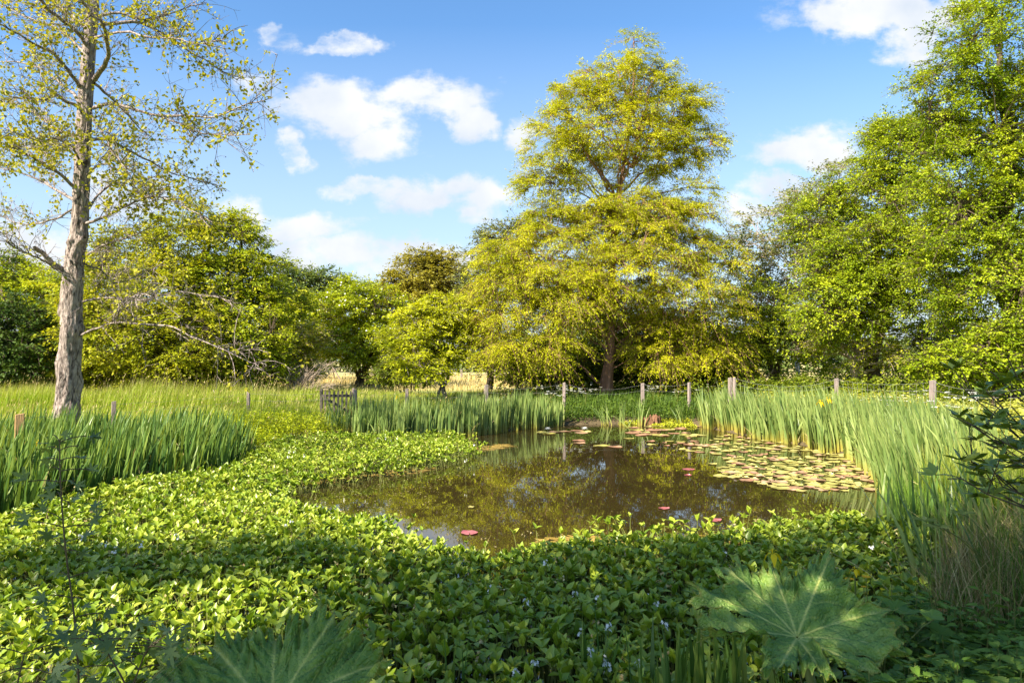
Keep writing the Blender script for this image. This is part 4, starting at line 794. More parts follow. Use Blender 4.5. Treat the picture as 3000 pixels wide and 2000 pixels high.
# ------------------------------------------------------------------ posts, fences, gate
def post(mb, c, z0, z1, wx, wy, rot=0, lean=(0, 0), slant=.0, pts=6):
    """squared timber post with worn edges and a slightly sloped top"""
    ca, sa = math.cos(rot), math.sin(rot); ch = .18; prof = [(-1+ch, -1), (1-ch, -1), (1, -1+ch), (1, 1-ch), (1-ch, 1), (-1+ch, 1), (-1, 1-ch), (-1, -1+ch)]
    V = []
    for i in range(pts):
        t = i/(pts-1); z = z0+(z1-z0)*t; s = 1-.04*t+.015*RG.normal()
        if i == pts-1: s *= .93
        for (a, b_) in prof:
            x = a*wx/2*s; y = b_*wy/2*s; V.append([c[0]+x*ca-y*sa+lean[0]*t, c[1]+x*sa+y*ca+lean[1]*t, z+(slant*x if i >= pts-2 else 0)])
    m_ = len(prof); Fc = [[i*m_+j, i*m_+(j+1) % m_, (i+1)*m_+(j+1) % m_, (i+1)*m_+j] for i in range(pts-1) for j in range(m_)]
    V.append([c[0]+lean[0], c[1]+lean[1], z1+.004]); k = len(V)-1; top = [[(pts-1)*m_+j, (pts-1)*m_+(j+1) % m_, k] for j in range(m_)]
    n0 = mb.n; mb.add(V, Fc); mb.F.append(np.array(top)+n0)
def wfence(name, label, posts, nets, sag=.08, mesh=.16, rows=3, cat='fence', stepx=.16, wr=.0035, base=None):
    """posts: (px, py_top, D, width, material, lean), nets: height offsets of the wires below the post tops"""
    T = [at(p[0], p[1], p[2]) for p in posts]; b0 = T[0].copy(); b0[2] = float(gh(b0[0], b0[1])); root = thing(name, label, cat, b0)
    for p_, t in zip(posts, T):
        mb = MB(); gz = float(gh(t[0], t[1])); post(mb, t, gz-.3, t[2], p_[3], p_[3], RG.normal()*.3, (p_[5], 0), .15); mb.build('post', M[p_[4]], root, loc=b0)
    for i in range(len(T)-1):
        a, b_ = T[i], T[i+1]; k = 14; u = np.linspace(0, 1, k)[:, None]; lines = []
        sg = sag*RG.uniform(.5, 1.6); off = RG.normal(size=k)*.008
        for j, dz in enumerate(nets):
            L = a*(1-u)+b_*u-np.array([0, 0, 1])*(dz+sg*4*u*(1-u)*(1.0 if j == 0 else .8)+off[:, None]); lines.append(L); L[:, 1] -= .06
        mb = MB(); tubes(mb, np.array(lines), np.full((len(lines), k), wr), 4)
        if len(nets) > 1:
            nn_ = max(3, int(np.linalg.norm(b_-a)/stepx)); uu = np.linspace(.02, .98, nn_)
            f = lambda L, s: np.stack([np.interp(s, u[:, 0], L[:, c]) for c in range(3)], -1)
            segs = np.stack([f(lines[j], uu+RG.normal(size=nn_)*.004) for j in range(len(lines))], 1); tubes(mb, segs, np.full(segs.shape[:2], wr*.7), 3)
        w_ = mb.build('wire_netting' if len(nets) > 1 else 'wire', M['wire'], root, loc=b0)
wfence('wire_fence', 'low wire fence with three short posts behind the left iris bed', [(62,1212,11.2,.14,'woodn',.0),(335,1175,15.5,.10,'wood',.01),(730,1146,20.5,.09,'wood',-.01),(943,1146,21.3,.085,'woodd',0)], [.06,.26], sag=.05, stepx=2.2, wr=.0025)
wfence('wire_fence', 'sagging wire fence between the picket gate and the cypress', [(1042,1141,21.2,.10,'wood',0),(1193,1138,21.6,.10,'wood',0),(1425,1127,22,.115,'wood',0),(1652,1120,23,.10,'wood',.01),(1882,1122,24,.12,'wood',0),(2018,1120,23,.09,'wood',0)], [.04,.24], sag=.12, stepx=1.6, wr=.0024)
wfence('wire_fence', 'sagging netting fence on grey posts behind the right reed bed', [(2138,1106,20.5,.10,'wood',0),(2150,1105,20.3,.09,'wood',0),(2449,1108,19,.10,'wood',0),(2727,1114,14.5,.11,'wood',.03),(3060,1120,12.5,.11,'wood',0)], [.03,.2,.4], sag=.14, stepx=.26, wr=.0026)
wfence('mesh_fence', 'tall pale square mesh fence far across the dry field', [(760,1075,56,.14,'wood',0),(1090,1078,54,.14,'wood',0),(1352,1082,50,.15,'wood',0),(1452,1084,48,.15,'wood',0),(1640,1080,50,.14,'wood',0)], [0,.18,.36,.54,.7,.85,.98,1.1,1.2], sag=.0, stepx=.3, wr=.009)
gp = at(940,1140,21.3); gp[2] = float(gh(gp[0], gp[1])); gate = thing('picket_gate', 'small weathered picket gate standing between the iris clumps on the far left bank', 'gate', gp)
def gpost(px, w, mat, zt=1.14):
    mb = MB(); t = at(px, 1140, 21.3); post(mb, t, gp[2]-.3, zt, w, w, 0); mb.build('post', M[mat], gate, loc=gp)
gpost(943,.085,'woodd'); gpost(1037,.10,'wood',1.16)
for i, px in enumerate((954,966,980,992,1004,1016,1028)):
    c = at(px, 1140, 21.22); wdt = .06; z0 = gp[2]+.05; zt = 1.10+RG.normal()*.008; mb = MB(); x = c[0]; y = c[1]
    V = []; 
    for yy in (y-.011, y+.011): V += [(x-wdt/2, yy, z0), (x+wdt/2, yy, z0), (x+wdt/2, yy, zt-.05), (x, yy, zt), (x-wdt/2, yy, zt-.05)]
    mb.add(V, [[j, (j+1) % 5, 5+(j+1) % 5, 5+j] for j in range(5)]); mb.F += [np.array([[0, 1, 2, 3, 4]]), np.array([[9, 8, 7, 6, 5]])]
    mb.build('picket', M['woodd'], gate, loc=gp)
def beam(a, b_, hw, hh_, name, parent, mat, loc):
    d = unit(b_-a); s = unit(np.cross(d, [0, 0, 1.])); u = np.cross(s, d); V = [p_+s*i*hw+u*j*hh_ for p_ in (a, b_) for i, j in ((-1,-1),(1,-1),(1,1),(-1,1))]
    mb = MB(); mb.add(V, [[0,3,2,1],[4,5,6,7],[0,1,5,4],[1,2,6,5],[2,3,7,6],[3,0,4,7]]); return mb.build(name, M[mat], parent, loc=loc)
a = at(945,1140,21.26); b_ = at(1036,1140,21.26)
for z in (.93, .35): a[2] = b_[2] = z; beam(a, b_, .015, .04, 'rail', gate, 'woodd', gp)
a = at(950,1140,21.27); b_ = at(1030,1140,21.27); a[2] = .88; b_[2] = .4; beam(a, b_, .012, .04, 'brace', gate, 'woodd', gp)
lt = at(956,1140,21.17); lt[2] = .82; beam(lt-np.array([.09,0,0]), lt+np.array([.09,0,0]), .012, .02, 'latch', gate, 'woodd', gp)

# bare twiggy bush, small spruce, stumps, white A-frame, cow parsley
bb_ = at(862,1125,29); bb_[2] = float(gh(bb_[0], bb_[1])); tb = thing('bare_bush', 'leafless pale brown twiggy bush in front of the olive shrub', 'bush', bb_)
mb = MB(); n = 46; a = np.tile(bb_, (n, 1))+RG.normal(size=(n, 3))*np.array([.2, .2, 0]); e = bb_+np.stack([RG.uniform(-.3, 1.9, n), RG.normal(size=n)*.5, RG.uniform(.35, 1.5, n)], -1)
B = bez(a, (a+e)/2+np.array([0, 0, .12]), e, 7); tubes(mb, B, np.tile(np.linspace(.018, .007, 7), (n, 1)), 4)
k = 12; s_ = B[np.arange(n).repeat(k), RG.integers(2, 6, n*k)]; d = unit((e-a).repeat(k, 0)+RG.normal(size=(n*k, 3))*.8); e2 = s_+d*RG.uniform(.15, .55, (n*k, 1)); tubes(mb, bez(s_, (s_+e2)/2+RG.normal(size=(n*k, 3))*.04, e2, 4), np.tile(np.linspace(.008, .004, 4), (n*k, 1)), 3)
mb.build('twigs', M['twig'], tb, loc=bb_)
sb_ = at(2490,1165,18.6); sb_[2] = float(gh(sb_[0], sb_[1])); sp_ = thing('spruce_sapling', 'little bright green spruce beside the middle post of the right fence', 'tree', sb_)
mb = MB(); tubes(mb, np.array([sb_, sb_+[0,0,.6], sb_+[0,0,1.15]]), np.array([.02,.015,.005]), 6); mb.build('trunk', M['barkd'], sp_, loc=sb_); mb = MB()
for z in np.arange(.15, 1.12, .12):
    nb = 9; a = RG.random()*6+np.arange(nb)*6.283/nb; L = .5*(1.2-z)+.05; t = np.linspace(.1, 1, 14)
    for aa in a:
        c = sb_+np.stack([np.cos(aa)*L*t, np.sin(aa)*L*t, z+.1*t], -1)
        for s in (-1, 1): inst(mb, T_DIA, c, np.tile([[math.cos(aa+s*.8), math.sin(aa+s*.8), .1]], (14, 1)), np.tile([[0,0,1.]], (14, 1))+rdir(14)*.3, .09, .028)
mb.build('needles', M['lime'], sp_, loc=sb_)
for (px, py, D, r, h, lab) in [(1890,1240,21.5,.20,.36,'broken reddish stump at the waterline below the cypress'),(1918,1242,21.6,.15,.42,'narrow upright stump right beside the broken reddish one'),(1978,1232,22,.11,.18,'low dark stump left of the mossy bank'),(2002,1232,22,.14,.22,'low split stump on the mossy bank near the right reeds')]:
    c = at(px, py, D); z0 = -.08; mb = MB(); ns = 26; a = np.arange(ns)*6.283/ns; V = []; prof = (1+.16*np.sin(a*4+px)+.1*np.sin(a*7)); rag = np.abs(np.sin(a*5+px)*.5+np.sin(a*9)*.5)
    for j, t in enumerate((0, .35, .7, 1)):
        V.append(np.stack([c[0]+r*prof*(1.3-.3*t)*np.cos(a), c[1]+r*prof*(1.3-.3*t)*np.sin(a), z0+h*t*(1-(.35*rag if j == 3 else 0*rag))], -1))
    V.append(np.stack([c[0]+r*.55*np.cos(a), c[1]+r*.55*np.sin(a), z0+h*(.55-.2*rag)], -1)); V.append(np.stack([c[0]+.01*np.cos(a), c[1]+.01*np.sin(a), np.full(ns, z0+h*.45)], -1))
    V = np.array(V); ix = np.arange(6*ns).reshape(6, ns); nx = np.roll(ix, -1, 1); mb.add(V.reshape(-1, 3), np.stack([ix[:-1], nx[:-1], nx[1:], ix[1:]], -1).reshape(-1, 4))
    o = mb.build('tree_stump', M['stump'], loc=np.array([c[0], c[1], z0])); tag(o, lab, 'stump')
q = scatter(np.array([(4.4,21.2),(5.6,20.8),(5.7,21.8),(4.2,22.1),(3.4,21.9)]), 2500); mb = MB(); pp = np.stack([q[:, 0], q[:, 1], np.maximum(gh(q[:, 0], q[:, 1]), 0)+RG.uniform(0, .05, len(q))], -1); inst(mb, T_DIA, pp, rdir(len(pp)), rdir(len(pp))+[0,0,1], .06, .04)
tag(mb.build('moss_bank', M['moss']), 'bright yellow green moss at the water edge right of the stumps', 'moss', kind='stuff')
c = at(975,1118,44); c[2] = float(gh(c[0], c[1])); fr = thing('support_frame', 'small pale wooden A frame support in the dry field behind the gate', 'frame', c)
ap = c+np.array([0,0,.95]); 
for dx, dy in ((-.55,-.1),(.62,-.1),(.05,.4)): beam(c+np.array([dx,dy,0]), ap, .03, .03, 'strut', fr, 'wood', c)
# leaning stakes of the low maple
c = at(2268,1135,30.5); c[2] = float(gh(c[0], c[1])); fr = thing('tree_support', 'pale leaning stakes propping the low tree behind the right fence', 'frame', c)
ap = c+np.array([0,0,1.2])
for dx, dy in ((-1.3,-.1),(-.55,-.3),(.5,-.3)): beam(c+np.array([dx,dy,0]), ap, .04, .04, 'strut', fr, 'twig' if dx < -1 else 'barkd', c)
# cow parsley
def parsley(h, seed):
    t = thing('cow_parsley', 'x', 'wildflower'); st = MB(); fl = MB(); lf = MB()
    tubes(st, np.array([[0,0,0],[.02,0,h*.6],[0,.02,h*.8]]), np.array([.006,.005,.004]), 4)
    for k in range(5):
        a = RG.random()*6.28; e = np.array([math.cos(a)*.16, math.sin(a)*.16, h*RG.uniform(.86, 1.05)]); s0 = np.array([.01,0,h*RG.uniform(.55, .8)])
        tubes(st, bez(s0, (s0+e)/2+[0,0,-.03], e, 4)[0], np.full(4, .003), 3)
        n = 26; rr = np.sqrt(RG.random(n))*.04; aa = RG.random(n)*6.28; q = e+np.stack([rr*np.cos(aa), rr*np.sin(aa), RG.random(n)*.012], -1); inst(fl, T_HEX, q, rdir(n)*[1,1,.1], np.tile([[0,0,1.]], (n,1))+rdir(n)*.4, .017, .017)
    n = 60; q = np.stack([RG.normal(size=n)*.11, RG.normal(size=n)*.11, RG.uniform(.1, h*.6, n)], -1); inst(lf, T_DIA, q, rdir(n)*[1,1,.3], rdir(n)*.5+[0,0,1], .07, .02)
    st.build('stem', M['stem'], t); fl.build('flowers', M['white'], t); lf.build('leaves', M['mid'], t); return t
pa = [parsley(.75, 1), parsley(.9, 2)]; usedp = set()
def putp(px, py, D, label, group, s=1):
    o = random.choice(pa); c = at(px, py, D); loc = (c[0], c[1], float(gh(c[0], c[1])))
    if o.name in usedp: r = dup(o, loc, random.random()*6, s, label, group)
    else: usedp.add(o.name); o.location = loc; tag(o, label, None, group)
for i in range(17): putp(RG.uniform(1535, 1760), 1140, RG.uniform(22.6, 27), 'white cow parsley in the bank growth left of the cypress trunk', 'cow parsley left of the cypress')
for i in range(9): putp(RG.uniform(1895, 2120), 1140, RG.uniform(23.5, 27), 'white cow parsley in the shade right of the cypress trunk', 'cow parsley right of the cypress')
for i in range(9): putp(RG.uniform(2530, 2700), 1120, RG.uniform(14.2, 18), 'white cow parsley along the right netting fence', 'cow parsley along the right fence', 1.12)
for i in range(4): putp(RG.uniform(2740, 2860), 1100, RG.uniform(12.5, 13.5), 'taller white cow parsley right of the thick fence post', 'cow parsley right of the thick fence post', 1.35)
for (px, py, D) in [(1395,1190,20.6),(1430,1185,21),(1470,1178,22)]: putp(px, py, D, 'white cow parsley behind the middle iris band', 'cow parsley behind the middle iris band', .8)

# ------------------------------------------------------------------ gunnera
def gunnera_blade(mb, lobes, size, seed, tiltv, droop=.55, cut=1.0):
    """deeply lobed, toothed and crumpled leaf; lobes: (angle, length, half width, lift)"""
    NT, NR = 900, 44; th = np.linspace(0, 2*math.pi, NT, endpoint=False); rr = np.random.default_rng(seed)
    outr = np.full(NT, .24); own = np.zeros(NT, int); best = np.full(NT, 9.)
    for j, (c, L, hw, lift) in enumerate(lobes):
        d = (th-c+math.pi) % (2*math.pi)-math.pi; x = np.abs(d)/hw
        own = np.where(x < best, j, own); best = np.minimum(best, x)
        sec = 1-.13*np.abs(((x*2.6+.5) % 1)-.5)*2      # secondary lobes
        prof = L*np.clip(1-np.minimum(x, 1)**3.5, 0, 1)**.42*sec
        outr = np.maximum(outr, prof)
    for (sa, dep, sw) in ((3.0, .5, .05), (3.62, .62, .07), (4.42, .5, .05), (4.95, .6, .05), (5.5, .45, .04), (2.45, .25, .03), (.2, .3, .04), (1.33, .22, .03)): outr = outr*(1-cut*dep*np.exp(-(((th-sa+seed*.02+math.pi) % (2*math.pi)-math.pi)/sw)**2))
    saw = np.abs((th*34/6.283*2+.6*np.sin(th*5)) % 1-.5)*2; saw2 = np.abs((th*95/6.283*1.3) % 1-.5)*2
    outr = outr*(1-.10*saw**.8-.05*saw2+.008*rr.normal(size=NT))
    rs = np.linspace(.012, 1, NR)[:, None]; Rr = rs*outr[None]; X = Rr*np.cos(th); Y = Rr*np.sin(th)
    la = np.array([l[0] for l in lobes])[own]; dth = (th-la+math.pi) % (2*math.pi)-math.pi; U = Rr*np.cos(dth)[None]; Vv = Rr*np.sin(dth)[None]
    lift = np.array([l[3] for l in lobes]); d_all = np.abs((th[:, None]-np.array([l[0] for l in lobes])[None]+math.pi) % (2*math.pi)-math.pi)
    wl = np.exp(-(d_all/.3)**2); lf = (wl*lift[None]).sum(1)/wl.sum(1)
    Z = lf[None]*Rr**.85-droop*lf[None]*0-droop*.55*Rr**2.6
    av = np.abs(Vv); Z = Z+.30*np.minimum(av, .13)*np.clip(Rr*2, 0, 1)     # valley along the main vein
    sp = .062; ph = ((U-av*1.15)/sp+np.where(Vv > 0, .35, 0)) % 1; rid = np.abs(ph-.5)*2     # 1 on a side vein
    Z = Z-.040*np.clip(rid-.2, 0, 1)*np.clip(av*10, 0, 1)*np.clip(Rr*4, 0, 1)+.006*np.sin(U*75+Vv*40)*np.sin(Vv*90)*rs+.012*np.sin(th*9+1)*rs**2+.010*np.sin(th*23+seed)*rs**3+.018*np.sin(th*61)*rs**7+.03*np.sin(th*17+2*seed)*rs**5
    vein = np.exp(-(av/.006)**2)*np.clip(1.35-Rr*1.3, 0, 1)+.55*np.clip((rid-.84)*6, 0, 1)*(av < .2)*np.clip(1.1-Rr, .2, 1)
    P = np.stack([X, Y, Z], -1)*size
    Rm = np.array(Vector(tiltv).normalized().to_track_quat('Z', 'Y').to_matrix()); P = P@Rm.T
    ix = np.arange(NR*NT).reshape(NR, NT); nx = np.roll(ix, -1, 1); mb.add(P.reshape(-1, 3), np.stack([ix[:-1], nx[:-1], nx[1:], ix[1:]], -1).reshape(-1, 4), np.clip(vein, 0, 1).ravel(), rs.repeat(NT, 1).ravel())
m, nt = newmat('gunnera_leaf'); lk = nt.links.new; o_ = nd(nt, 'ShaderNodeOutputMaterial'); a_ = nd(nt, 'ShaderNodeAttribute', attribute_name='rnd'); t_ = nd(nt, 'ShaderNodeAttribute', attribute_name='tt')
tcn = nd(nt, 'ShaderNodeTexCoord'); n1 = nd(nt, 'ShaderNodeTexNoise'); n1.inputs['Scale'].default_value = 9; n1.inputs['Detail'].default_value = 7; lk(tcn.outputs['Object'], n1.inputs['Vector'])
vo = nd(nt, 'ShaderNodeTexVoronoi', feature='DISTANCE_TO_EDGE'); vo.inputs['Scale'].default_value = 55; lk(tcn.outputs['Object'], vo.inputs['Vector'])
r1 = ramp(nt, [(.32,.085,.175,.028),(.5,.15,.265,.045),(.68,.25,.36,.075)], n1.outputs['Fac']); mx = nd(nt, 'ShaderNodeMixRGB'); lk(a_.outputs['Fac'], mx.inputs[0]); lk(r1.outputs[0], mx.inputs[1]); mx.inputs[2].default_value = (.48,.52,.14,1)
er = ramp(nt, [(0,0,0,0),(.955,0,0,0),(1,1,1,1)], t_.outputs['Fac']); m3 = nd(nt, 'ShaderNodeMixRGB'); lk(er.outputs[0], m3.inputs[0]); lk(mx.outputs[0], m3.inputs[1]); m3.inputs[2].default_value = (.20,.22,.04,1)
p = nd(nt, 'ShaderNodeBsdfPrincipled'); p.inputs['Roughness'].default_value = .48; p.inputs['Specular IOR Level'].default_value = .4; lk(m3.outputs[0], p.inputs['Base Color'])
b = nd(nt, 'ShaderNodeBump'); b.inputs['Strength'].default_value = .9; b.inputs['Distance'].default_value = .012; lk(vo.outputs['Distance'], b.inputs['Height']); lk(b.outputs[0], p.inputs['Normal'])
tr = nd(nt, 'ShaderNodeBsdfTranslucent'); lk(m3.outputs[0], tr.inputs[0]); ms = nd(nt, 'ShaderNodeMixShader'); ms.inputs[0].default_value = .22; lk(p.outputs[0], ms.inputs[1]); lk(tr.outputs[0], ms.inputs[2]); lk(ms.outputs[0], o_.inputs[0]); M['gun'] = m
def gunnera(center, base, lobes, size, seed, tilt, label, cut=1.0):
    b0 = np.array([base[0], base[1], float(gh(base[0], base[1]))]); t = thing('gunnera_plant', label, 'plant', b0); c = np.array(center)
    mb = MB(); gunnera_blade(mb, lobes, size, seed, tilt, cut=cut); o = mb.build('leaf', M['gun'], t, smooth=True); o.location = c-b0
    mb = MB(); tubes(mb, bez(b0-[0,0,.05], (b0+c)/2+[.03,-.02,.1], c-[0,0,.005], 10), np.linspace(.03, .017, 10)[None], 10); mb.build('stalk', M['stem'], t, smooth=True, loc=b0); return t
D2 = math.radians
gunnera(at(2325,1857,3.2), (1.38, 3.0), [(D2(88),.43,.48,.42),(D2(120),.50,.50,.38),(D2(154),.54,.42,.30),(D2(188),.54,.36,.20),(D2(236),.42,.42,.10),(D2(268),.36,.34,.06),(D2(300),.42,.40,.12),(D2(332),.48,.40,.20),(D2(4),.52,.42,.28),(D2(46),.44,.52,.62)], 1.0, 3, (.0,-.14,1), 'huge lobed gunnera leaf held flat over the dark iris blades at the lower right')
gunnera((-.90, 2.60, .66), (-.95, 2.35), [(D2(66),.46,.55,.46),(D2(105),.40,.5,.34),(D2(140),.48,.5,.28),(D2(172),.64,.46,.22),(D2(22),.50,.5,.36),(D2(330),.4,.3,.2),(D2(230),.4,.4,.2),(D2(285),.4,.4,.1)], 1.0, 9, (0,-.34,1), 'partly cropped gunnera leaf rising at the bottom edge, left of centre', cut=.25)

# ------------------------------------------------------------------ right foreground plants
def nettle_proto(h, n, leaf, seed):
    t = thing('nettle_plant', 'x', 'plant'); st = MB(); lf = MB(); tubes(st, np.array([[0,0,0],[.01,.0,h*.5],[.0,.02,h]]), np.array([.004,.0035,.002]), 5)
    for i in range(n):
        z = h*(.25+.75*(i+1)/n); a = i*1.57+seed+RG.normal()*.3; s = leaf*(1.15-.5*(i/n))
        for k in range(2):
            aa = a+k*math.pi; el = RG.uniform(-.1, .5); ax = np.array([[math.cos(aa)*math.cos(el), math.sin(aa)*math.cos(el), math.sin(el)]]); p0 = np.array([[0, .01*z, z]])
            for da in ((0,) if seed < 3 else (-.75, 0, .75)):
                ax2 = np.array([[math.cos(aa+da), math.sin(aa+da), math.sin(el)]]); inst(lf, T_SERR, p0+ax*.03, ax2, np.array([[0, -.15, 1.]])+RG.normal(size=(1, 3))*.2, s*(1 if da == 0 else .8), s*(.95 if da == 0 else .8))
    st.build('stem', M['stem'], t); lf.build('leaves', M['nettle'], t); return t
prot = [nettle_proto(.5, 10, .085, 1), nettle_proto(.42, 8, .095, 2), nettle_proto(.46, 7, .085, 3), nettle_proto(.38, 6, .09, 4)]; usedn = set()
def putn(x, y, s, label, group):
    o = random.choice(prot); loc = (x, y, max(float(gh(x, y)), 0))
    if o.name in usedn: dup(o, loc, random.random()*6.28, s, label, group)
    else: usedn.add(o.name); o.location = loc; o.scale = (s, s, s); tag(o, label, None, group)
for i in range(150):
    D = RG.uniform(2.5, 4.6); px = RG.uniform(2330, 3080); x = (px-1500)/F*D
    if D > 3.0 and px < 2560: continue
    putn(x, D, RG.uniform(.85, 1.2)*(.8 if px < 2500 else 1), 'toothed dark green nettle plant in the shaded lower right corner', 'nettle plants in the lower right corner')
for i in range(16): putn(RG.uniform(.95, 1.9), RG.uniform(2.45, 2.8), RG.uniform(.55, .75), 'low toothed plant under the near edge of the big gunnera leaf', 'low plants under the big gunnera leaf')
for i in range(22): 
    D = RG.uniform(2.3, 2.9); putn((RG.uniform(-20, 330)-1500)/F*D, D, RG.uniform(.6, .95), 'shaded leafy plant in the lower left corner', 'leafy plants in the lower left corner')
# lush grass in the lower right and lower left corners
def tuft(poly, n, hr, wd, mat, name, label, lean=.25, laz=None, cat='grass', kink=False):
    q = scatter(np.array(poly, float), n); mb = MB(); n = len(q); z = gh(q[:, 0], q[:, 1]); h = RG.uniform(*hr, n)
    blades(mb, np.stack([q[:, 0], q[:, 1], np.maximum(z, -.05)], -1), h, wd, RG.uniform(.1, 1, n)*lean, (RG.random(n)*6.28 if laz is None else laz+RG.normal(size=n)*.35), None, 6, None, kink=RG.uniform(0, .3, n)*h if kink else None)
    tag(mb.build(name, M[mat]), label, cat, kind='stuff')
tuft([(1.2,2.2),(1.7,2.2),(2.9,3.8),(3.3,4.5),(4.6,4.2),(3.6,2.2)], 1800, (.25,.5), .007, 'nettle', 'bank_grass', 'thin arching grass among the nettles at the lower right', .3, kink=True)
tuft([(2.7,4.4),(3.3,5.4),(4.3,6.6),(5.2,6.6),(4.6,5.2),(3.8,4.2)], 1500, (.4,.95), .0065, 'brown', 'brown_rushes', 'thin brown and green rush stems beside the nettles on the right', .6, kink=True)
tuft([(2.6,4.6),(3.2,5.0),(4.6,6.6),(5.0,7.4),(5.2,5.2),(3.8,4.2)], 1300, (.4,.8), .008, 'nettle', 'green_rushes', 'thin dark green rush stems mixed into the brown ones on the right', .25)
tuft([(4.9,7.2),(5.3,9),(6.3,9),(7.6,9.5),(7.5,7),(5.6,5.6)], 4200, (.5,1.0), .012, 'grass', 'bank_grass', 'long green grass at the foot of the evergreen shrub', .35)
tuft([(-2.9,3.0),(-2.0,2.9),(-1.55,2.5),(-1.5,2.1),(-1.9,1.9),(-2.9,2.4)], 620, (.55,1.0), .0045, 'brown', 'dry_stalks', 'thin dry brown grass stalks sweeping over the lower left corner', .75, laz=.25, kink=True)
tuft([(-2.9,3.2),(-2.0,2.9),(-1.3,2.5),(-1.3,2.0),(-2.0,2.0),(-3.0,2.6)], 900, (.12,.4), .006, 'nettle', 'bank_grass', 'short green grass under the dry stalks at the lower left', .3, kink=True)
# a few single arching brown stalks crossing the right water edge
for (x, y, h, l, az, lab) in [(2.9,4.9,.75,.9,2.3,'long dry stalk arching left over the shaded bogbean'),(3.3,5.3,.9,.8,2.7,'long dry stalk leaning over the water at the right'),(2.75,4.5,.55,.7,2.9,'short dry stalk bowing above the gunnera leaf'),(-1.75,3.1,.5,1.0,.35,'single dry stalk reaching far over the lit bogbean at the left')]:
    mb = MB(); blades(mb, np.zeros((1,3)), h, .009, l, az, np.array([az+1.5]), 10, np.array([.9]), kink=np.array([h*.3])); o = mb.build('dry_stalk', M['brown']); o.location = (x, y, float(max(gh(x, y), 0))); tag(o, lab, 'stalk')
# round marsh marigold leaves and flowers
T_ROUND = t_lobed([(0,.5,1.5),(1.7,.48,1.2),(-1.7,.48,1.2)], 28, .03, .35)
mg = at(2570,1830,3.95); mg[2] = .18; t = thing('marigold_plant', 'clump of round glossy marigold leaves right of the big gunnera leaf', 'plant', mg); mb = MB(); st = MB()
for i in range(30):
    e = np.array([RG.normal()*.2, RG.normal()*.13, RG.uniform(.12, .42)]); tubes(st, bez(np.zeros(3), e*.5+[0,0,.1], e, 5), np.full((1,5), .004), 4); s = RG.uniform(.1, .17); inst(mb, T_ROUND, e[None]-[s*.3,0,0], np.array([[1, RG.normal()*.6, .1]]), np.array([[RG.normal()*.4, -.45+RG.normal()*.3, 1.]]), s, s)
mb.build('leaves', M['nettle'], t); st.build('stems', M['stem'], t)
for (px, py, lab) in [(2480,1691,'low orange marigold flower, left of two, behind the gunnera leaf'),(2528,1685,'orange marigold flower, right and higher of two'),(2520,1712,'small orange marigold bud near the two open flowers')]:
    c = at(px, py, 4.4); g0 = .05; t = thing('marigold_flower', lab, 'flower', (c[0], c[1], g0)); hz = c[2]-g0; st = MB(); tubes(st, np.array([[0,0,0],[.01,0,hz*.5],[0,0,hz]]), np.full(3, .003), 4); st.build('stalk', M['stem'], t)
    mb = MB(); a = np.arange(6)*1.047; s = .02 if 'bud' in lab else .033; inst(mb, T_OVAL, np.tile([[0,0,hz]], (6,1)), np.stack([np.cos(a), np.sin(a), np.full(6, .35)], -1), np.tile([[0,0,1.]], (6,1)), s, s*.8); mb.build('petals', M['orange'], t)
# yellow iris flower above the gunnera leaf, and a few in the right bed
def irisflower(px, py, D, g0, label, s=1.0, group=None):
    c = at(px, py, D); t = thing('yellow_iris', label, 'flower', (c[0], c[1], g0), group); hz = c[2]-g0; st = MB(); tubes(st, np.array([[0,0,0],[.01,.01,hz*.5],[0,0,hz-.01]]), np.array([.006,.005,.005]), 5); st.build('stalk', M['stem'], t)
    mb = MB()
    for k in range(3):
        a = k*2.094+.3; u = np.linspace(0, 1, 7)
        for (L, wd_, rise, fall, off) in ((.075, .05, .035, .095, 0), (.035, .014, .05, .0, 1.05)):
            d = np.array([math.cos(a+off), math.sin(a+off), 0]); sdv = np.array([-d[1], d[0], 0]); cen = np.array([0,0,hz])+d*(L*u[:, None])+np.array([0,0,1])*(rise*np.sin(u*2.2)-fall*u**2.5)[:, None]; ww = wd_*np.sin(np.pi*np.clip(u, .06, .97)**1.5)[:, None]*.5
            V = np.stack([cen-sdv*ww, cen+np.array([0,0,.004]), cen+sdv*ww], 1).reshape(-1, 3)*1; V = (V-[0,0,hz])*s+[0,0,hz]
            mb.add(V, [[3*i+j, 3*i+j+1, 3*i+j+4, 3*i+j+3] for i in range(6) for j in range(2)], .5, .5)
    mb.build('petals', M['yellow'], t, smooth=True)
irisflower(2258,1622,4.1,.0,'open yellow iris flower just above the top edge of the big gunnera leaf', .75)
irisflower(2495,1665,4.5,.05,'narrow yellow iris bud on the pale shoot behind the gunnera leaf', .5)
for (px, py) in [(2402,1180),(2425,1172),(2510,1185),(2500,1195)]: irisflower(px, py, 16.2, .0, 'small yellow iris flower in the top of the right reed bed', 1.5, 'yellow iris flowers in the right reed bed')
for (px, py) in [(1132,1196),(1162,1168)]: irisflower(px, py, 19.2, .0, 'small yellow iris flower above the left end of the middle iris band', 1.5, 'yellow iris flowers in the middle iris band')
irisflower(115,1297,10.5,.1,'cream coloured iris flower in the left iris bed near the alder', 1.0)

